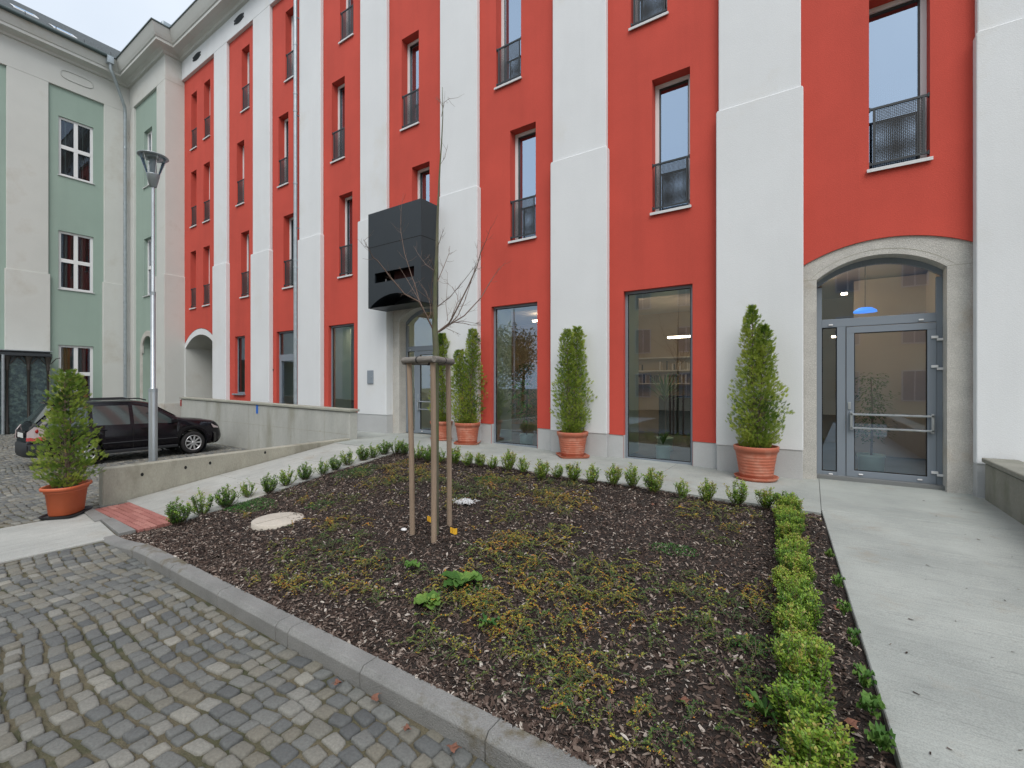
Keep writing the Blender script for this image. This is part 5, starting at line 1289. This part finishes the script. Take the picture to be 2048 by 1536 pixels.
# ------------------------------------------------------------------ parked car (front towards the facade, +Y)
carp = pmat('black_car_paint', (.006, .005, .008), .12, .05, 1, spec=.4)
cx, cy, cz = -16.08, -4.40, -.555
CAR = empty('parked_car', (cx, cy, cz), label='black estate car parked beside the concrete walls behind the low ramp wall', cat='car')
CAR.scale = (1, .945, 1)
L2, HWd = 2.24, .865; WF, WR = 1.32, -1.20; WRAD = .325
def ztopf(y):    # roof / hood profile, y forward
    pts = [(-2.24, .62), (-2.21, .95), (-2.12, 1.06), (-1.98, 1.22), (-1.72, 1.52), (-1.55, 1.575), (-.9, 1.60), (-.1, 1.60), (.25, 1.545), (.95, 1.10), (1.15, 1.045), (1.7, .985), (2.0, .92), (2.16, .80), (2.22, .60)]
    return float(np.interp(y, [p[0] for p in pts], [p[1] for p in pts]))
def zbelt(y): return float(np.interp(y, [-2.24, -2.1, -1.0, .9, 1.15, 2.0, 2.22], [.60, .98, .95, .93, .93, .80, .55]))
def zbot(y):
    z = float(np.interp(y, [-2.24, -2.0, -1.6, 1.7, 2.05, 2.22], [.42, .30, .24, .24, .26, .40]))
    for w in (WF, WR):
        d = abs(y - w)
        if d < WRAD + .065: z = max(z, .325 + math.sqrt((WRAD + .065) ** 2 - d * d))
    return z
def halfw(y): return HWd * float(np.interp(abs(y), [0, 1.5, 1.9, 2.12, 2.24], [1, .985, .94, .83, .66]))
def sec(y):
    w = halfw(y); zb_, ztp = zbot(y), ztopf(y); zbe = min(zbelt(y), ztp - .01); zb_ = min(zb_, zbe - .05); zm = zb_ + (zbe - zb_) * .5
    tp = max(0, ztp - zbe); wt = w - .045 - .30 * tp
    pts = [(0, zb_ + .0), (w * .80, zb_), (w * .985, zb_ + .015), (w * 1.0, zm), (w * .985, zm + (zbe - zm) * .6), (w * .955, zbe), (w * .955 - .27 * tp * .5, zbe + tp * .5), (wt, ztp - min(.05, tp * .25)), (wt - .09, ztp - .004), (wt * .45, ztp + .018), (0, ztp + .022)]
    return pts
ysec = sorted(set(list(np.linspace(-2.24, 2.22, 60)) + [WF + s * (WRAD + .065) * math.cos(t) for s in (1, -1) for t in np.linspace(0, 1.5, 9)] + [WR + s * (WRAD + .065) * math.cos(t) for s in (1, -1) for t in np.linspace(0, 1.5, 9)]))
vs = []; m_ = 11
for y in ysec:
    p = sec(y); vs += [(x, y, z) for x, z in p] + [(-x, y, z) for x, z in p[-2:0:-1]]
K = 20; fs = []
for i in range(len(ysec) - 1):
    for k in range(K): fs.append((i * K + k, (i + 1) * K + k, (i + 1) * K + (k + 1) % K, i * K + (k + 1) % K))
fs += [tuple(range(K)), tuple(range((len(ysec) - 1) * K + K - 1, (len(ysec) - 1) * K - 1, -1))]
mb = MB(); mb.add(vs, fs, 0, True); mb.build('body', carp, CAR)
carglass = pmat('dark_car_glass', (.045, .06, .06), .05, .02, 1, spec=.9)
def sidepanel(ys_, f0, f1, off, mat, name):       # panel proud of the greenhouse sides, f: 0 belt .. 1 roof edge
    for sg in (1, -1):
        m = MB(); rows = []
        for (y, a, b_) in ys_:
            w = halfw(y); zt_, zbe = ztopf(y), min(zbelt(y), ztopf(y) - .01); tp = zt_ - zbe; wt = w - .045 - .30 * tp; zt2 = zt_ - min(.05, tp * .25)
            def pt(f):
                z = zbe + (zt2 - zbe) * f; h = (zbe + tp * .5)
                x = np.interp(z, [zbe, h, zt2], [w * .955, w * .955 - .27 * tp * .5, wt]); return ((x + off) * sg, y, z)
            rows.append([pt(a), pt((a + b_) / 2), pt(b_)])
        v = [p for r in rows for p in r]; f = []
        for i in range(len(rows) - 1):
            for k in range(2): f.append((i * 3 + k, i * 3 + k + 1, (i + 1) * 3 + k + 1, (i + 1) * 3 + k))
        m.add(v, f, 0, True); m.build(name, mat, CAR)
sidepanel([(-1.93, .1, .2), (-1.75, .08, .70), (-1.5, .07, .86), (-1.13, .07, .88)], 0, 0, .006, carglass, 'quarter_window')
sidepanel([(-1.04, .07, .88), (-.7, .06, .89), (-.25, .06, .89)], 0, 0, .006, carglass, 'rear_side_window')
sidepanel([(-.16, .06, .89), (.10, .06, .86), (.35, .06, .82), (.60, .06, .72), (.82, .06, .35), (.88, .06, .12)], 0, 0, .006, carglass, 'front_side_window')
def topglass(ya, yb, name):
    m = MB(); rows = []
    for y in np.linspace(ya, yb, 6):
        z = ztopf(y); tp = z - min(zbelt(y), z - .01); wt = halfw(y) - .045 - .30 * tp - .07; r = []
        for f in (-1, -.5, 0, .5, 1): r.append((wt * f, y, z + .022 + .006 - .02 * f * f))
        rows.append(r)
    v = [p for r in rows for p in r]; f = [(i * 5 + k, i * 5 + k + 1, (i + 1) * 5 + k + 1, (i + 1) * 5 + k) for i in range(5) for k in range(4)]
    m.add(v, f, 0, True)
    m.v = [(x, y + (.012 if ya > 0 else -.012), z) for x, y, z in m.v]; m.build(name, carglass, CAR)
topglass(.30, .92, 'windscreen'); topglass(-2.08, -1.74, 'rear_window')
M['tyre'] = pmat('tyre', (.014, .014, .015), .85, .1, 8, .4, 60); M['alloy'] = pmat('alloy', (.62, .63, .65), .28, .04, 4, metal=.7)
M['tail'] = pmat('tail_red', (.32, .015, .012), .2, .05, 4); M['clear'] = pmat('lamp_clear', (.36, .31, .31), .15, .05, 4); M['plate'] = pmat('number_plate', (.70, .72, .70), .5, .04, 5)
M['bump'] = pmat('dark_trim', (.012, .014, .017), .55, .08, 3)
for wy in (WF, WR):
    for sg in (1, -1):
        xo = sg * (HWd - .02)
        def ring(m, prof, seg=32, mi=0):
            vs = []
            for r, dx in prof:
                for k in range(seg): a = 6.2832 * k / seg; vs.append((xo + sg * dx, wy + r * math.cos(a), WRAD + r * math.sin(a)))
            fs = [(i * seg + k, i * seg + (k + 1) % seg, (i + 1) * seg + (k + 1) % seg, (i + 1) * seg + k) for i in range(len(prof) - 1) for k in range(seg)]
            m.add(vs, fs, mi, True); return m
        t = ring(MB(), [(.21, -.20), (.30, -.21), (.325, -.17), (.325, -.03), (.30, .0), (.225, .0), (.215, -.02), (.2, -.08), (.0, -.08)])
        w = MB(); w.v = t.v; w.f = t.f; w.m = t.m; w.sm = t.sm; to = w.build('wheel', M['tyre'], CAR)
        rm_ = ring(MB(), [(.222, -.006), (.222, .006), (.205, .006), (.198, -.03)]); ring(rm_, [(.045, -.03), (.045, .0), (.03, .006), (.0, .006)], 16)
        for k in range(9):
            a = 6.2832 * k / 9; c, s = math.cos(a), math.sin(a)
            pts = []
            for r, hw_ in ((.04, .020), (.20, .028)):
                for e in (-1, 1): pts.append((wy + r * c - e * hw_ * s * .8, WRAD + r * s + e * hw_ * c * .8))
            x1_, x2_ = xo - sg * .004, xo - sg * .03
            q = [pts[0], pts[2], pts[3], pts[1]]; rm_.extr(q, 'x', min(x1_, x2_), max(x1_, x2_))
        rm_.build('rim', M['alloy'], to)
        a_ = ring(MB(), [(.39, -.30), (.39, -.02)]); a_.build('wheel_arch_liner', M['bump'], CAR)
q = MB()
for sg in (1, -1): 
    m = MB(); v = [(sg * (HWd * .70), -2.235, .70), (sg * HWd * .84, -2.13, .70), (sg * HWd * .955, -2.0, .72), (sg * HWd * .965, -1.90, .80), (sg * HWd * .94, -1.93, 1.0), (sg * HWd * .80, -2.12, 1.03), (sg * HWd * .66, -2.225, .90)]
    up = [(x * 1.035, y - .02, z) for x, y, z in v]
    m.add(up, [tuple(range(7))], 0); m.add(v + up, [(i, (i + 1) % 7, 7 + (i + 1) % 7, 7 + i) for i in range(7)], 0)
    tl_ = m.build('tail_light', M['clear'], CAR)
    m = MB(); u2 = [(x * 1.02, y - .012, z) for x, y, z in up]; m.add([u2[0], u2[1], u2[2], u2[3], ((u2[3][0] + u2[4][0]) / 2, (u2[3][1] + u2[4][1]) / 2, .80), (u2[5][0], u2[5][1], .785), (u2[6][0], u2[6][1], .78)], [tuple(range(7))]); m.build('red_lens', M['tail'], tl_)
    m = MB()
    for (yy, zz) in ((-2.08, .93),):
        x = sg * HWd * .865 * 1.03; m.lathe([(0, .012), (.045, .01), (.05, 0)], (0, 0), 16); m.v = [(x + sg * (vz * .7), yy - .02 - vz * .6 + vx * .6, zz + vy) for vx, vy, vz in m.v]
    m.build('indicator', M['tail'], tl_)
    m = MB(); v = [(sg * HWd * .93, 1.86, .72), (sg * HWd * .86, 2.03, .70), (sg * HWd * .62, 2.15, .70), (sg * HWd * .60, 2.10, .82), (sg * HWd * .80, 1.98, .86), (sg * HWd * .91, 1.80, .84)]
    m.add([(x * 1.03, y + .025, z + .01) for x, y, z in v], [tuple(range(6))]); m.build('headlight', M['clear'], CAR)
    m = MB(); m.box(sg * HWd * 1.01 - .12 * (sg < 0), sg * HWd * 1.01 + .12 * (sg > 0), .70, .86, .95, 1.08); m.build('mirror', carp, CAR, bevel=.03, seg=2)
    m = MB(); m.tube([(sg * .60, -1.55, 1.60), (sg * .60, -1.45, 1.645), (sg * .61, .0, 1.66), (sg * .61, .18, 1.61)], .017, 8); m.build('roof_rail', M['bump'], CAR)
    m = MB()
    for y in (-.95, .0): m.box(min(sg * (HWd * .985), sg * (HWd * 1.005)), max(sg * HWd * .985, sg * HWd * 1.01), y, y + .19, .85, .88)
    m.build('door_handle', carp, CAR, bevel=.008)
    m = MB()
    for y in (-1.08, -.20, .92):
        for z0_, z1_ in ((.32, .62), (.62, .90)):
            x = HWd * halfw(y) / HWd; m.box(min(sg * (x - .01), sg * (x + .0015)), max(sg * (x - .01), sg * (x + .0015)), y, y + .008, max(z0_, zbot(y) + .02), z1_)
    m.build('door_seam', M['black'], CAR)
    m = MB(); m.box(min(sg * .80, sg * .885), max(sg * .80, sg * .885), -.85, .90, .25, .33); m.box(min(sg * .84, sg * .876), max(sg * .84, sg * .876), -.85, .90, .50, .53); m.build('side_skirt', M['bump'], CAR, bevel=.015)
m = MB(); v0 = []
for z in (.30, .36, .60, .64):
    e = .03 if z in (.30, .64) else .0
    for t in np.linspace(-1, 1, 15): v0.append((HWd * 1.0 * t, -2.30 + e + .34 * abs(t) ** 4, z))
f = [(i * 15 + k, i * 15 + k + 1, (i + 1) * 15 + k + 1, (i + 1) * 15 + k) for i in range(3) for k in range(14)]; m.add(v0, f, 0, True)
m.add([v0[45 + k] for k in range(15)] + [(v0[45 + k][0] * .97, -2.1 + .2 * abs(np.linspace(-1, 1, 15)[k]) ** 4, .66) for k in range(15)], [(k, k + 1, 15 + k + 1, 15 + k) for k in range(14)], 0, True)
m.build('rear_bumper', M['bump'], CAR)
m = MB(); v0 = []
for z in (.26, .34, .56, .60):
    for t in np.linspace(-1, 1, 15): v0.append((HWd * .985 * t, 2.27 - (.04 if z in (.26, .60) else 0) - .38 * abs(t) ** 3.4, z))
m.add(v0, f, 0, True); m.build('front_bumper', carp, CAR)
m = MB(); m.box(-.26, .26, -2.262, -2.250, .76, .87); m.build('number_plate', M['plate'], CAR)
m = MB(); m.box(-.45, .45, -2.252, -2.243, .88, .93); m.build('tailgate_trim', M['bump'], CAR, bevel=.003)
m = MB(); m.quad((-.62, -1.60, 1.635), (.62, -1.60, 1.635), (.58, -1.80, 1.585), (-.58, -1.80, 1.585)); m.quad((-.62, -1.60, 1.635), (.62, -1.60, 1.635), (.62, -1.58, 1.60), (-.62, -1.58, 1.60)); m.quad((-.58, -1.80, 1.585), (.58, -1.80, 1.585), (.60, -1.74, 1.54), (-.60, -1.74, 1.54)); m.build('spoiler', carp, CAR)

# ------------------------------------------------------------------ building and trees across the street (seen mirrored in the windows)
OB = empty('opposite_building', (2, -26, -.5), label='cream building across the street, visible only as reflection in the windows', cat='building')
cream = pmat('cream_render', (.80, .68, .46), .9, .06, .6)
m = MB(); m.box(-15, 18, -6, 1.5, 0, 13.5); m.build('wall', cream, OB)
m = MB(); m.add([(-15.5, 2, 13.5), (18.5, 2, 13.5), (18.5, -2.2, 16.4), (-15.5, -2.2, 16.4), (-15.5, -6.4, 13.5), (18.5, -6.4, 13.5)], [(0, 1, 2, 3), (3, 2, 5, 4), (0, 3, 4), (1, 5, 2)]); m.build('roof', M['slate'], OB)
for r in range(4):
    for k in range(10):
        x = -13.2 + k * 3.1; z = 1.0 + r * 3.3; m = MB(); m.box(x, x + 1.2, 1.5, 1.53, z, z + 1.8); w = m.build('window', M['plaque'], OB)
        m = MB(); frame_rect(m, x, x + 1.2, z, z + 1.8, .07, 1.535, 1.56); m.box(x + .57, x + .63, 1.535, 1.56, z + .07, z + 1.73); m.build('frame', M['wframe'], w)
M['crown'] = tintmat('tree_leaf', [(0, (.03, .06, .02)), (1, (.08, .13, .04))], .7)
for i, (x, y, hgt, rad, lb) in enumerate([(-21, -24, 6.5, 2.4, 'broad green tree across the street, reflected in the shop windows'), (-27, -27, 8.5, 2.8, 'taller green tree farther left across the street, seen only in reflections'), (-17.5, -30, 5.5, 1.8, 'small green tree beside the cream building, seen only in reflections')]):
    t = empty('street_tree', (x, y, -.5), label=lb, cat='tree', group='trees across the street')
    m = MB(); m.tube([(0, 0, 0), (.1, 0, hgt * .4), (0, 0, hgt * .8)], [.16, .12, .04], 8)
    for k in range(6): a = k * 1.05; m.tube([(.05, 0, hgt * .4), (rad * .6 * math.cos(a), rad * .6 * math.sin(a), hgt * .72)], [.06, .02], 6)
    m.build('trunk', M['bark'], t)
    n = 4000; u = rng.normal(0, 1, (n, 3)); u /= np.linalg.norm(u, axis=1)[:, None]; r = rng.random(n) ** .4
    lobes = rng.normal(0, .35, (9, 3)); c = lobes[rng.integers(0, 9, n)]
    P = (u * r[:, None] * .62 + c) * np.array([rad, rad, rad * 1.0]) + np.array([0, 0, hgt * .68])
    V, Fq = leafquads(P, rng.normal(0, 1, (n, 3)), rng.normal(0, 1, (n, 3)), rng.uniform(.15, .3, n), rng.uniform(.1, .18, n)); npmesh('crown', V, Fq, M['crown'], t, tint=rng.random(n))

# ------------------------------------------------------------------ camera, light, sky
cam = bpy.data.cameras.new('camera'); co = bpy.data.objects.new('camera', cam); COL.objects.link(co); scn.camera = co
co.location = (0, -CD, EYE); co.rotation_euler = (R(90), 0, TH)
cam.sensor_width = 36; cam.lens = 36 * FPX / 2048; cam.clip_end = 1000; cam.clip_start = .05
SUN_EL = R(50)
sun = bpy.data.lights.new('sun', 'SUN'); so = bpy.data.objects.new('sun', sun); COL.objects.link(so)
sun.energy = 1.5; sun.angle = R(38); sun.color = (1, .96, .92)
so.rotation_euler = (R(90) - SUN_EL, 0, R(40))
w = bpy.data.worlds.new('World'); scn.world = w; w.use_nodes = True; nt = w.node_tree; L = nt.links
bg = nt.nodes['Background']; sky = N(nt, 'ShaderNodeTexSky', sky_type='NISHITA'); sky.sun_disc = False; sky.sun_elevation = SUN_EL; sky.sun_rotation = R(180 - 40)
sky.air_density = 1.0; sky.dust_density = 6.0; sky.ozone_density = 1.0
bg.inputs[1].default_value = .10
mx = N(nt, 'ShaderNodeMix', data_type='RGBA'); mx.inputs[0].default_value = .80; L.new(sky.outputs[0], mx.inputs[6])
tc = N(nt, 'ShaderNodeTexCoord'); nz = N(nt, 'ShaderNodeTexNoise', Scale=1.6, Detail=5.0); L.new(tc.outputs['Generated'], nz.inputs['Vector'])
rr = ramp(nt, [(.3, (6.9, 7.7, 8.7)), (.7, (9.0, 9.6, 10.2))]); 
for e_ in rr.color_ramp.elements: pass
L.new(nz.outputs[0], rr.inputs[0]); L.new(rr.outputs[0], mx.inputs[7]); L.new(mx.outputs[2], bg.inputs[0])
scn.view_settings.view_transform = 'Standard'; scn.view_settings.look = 'None'; scn.view_settings.exposure = 0.36; scn.view_settings.gamma = 1
scn.render.engine = 'CYCLES'; scn.cycles.max_bounces = 8; scn.cycles.diffuse_bounces = 3; scn.cycles.transparent_max_bounces = 16
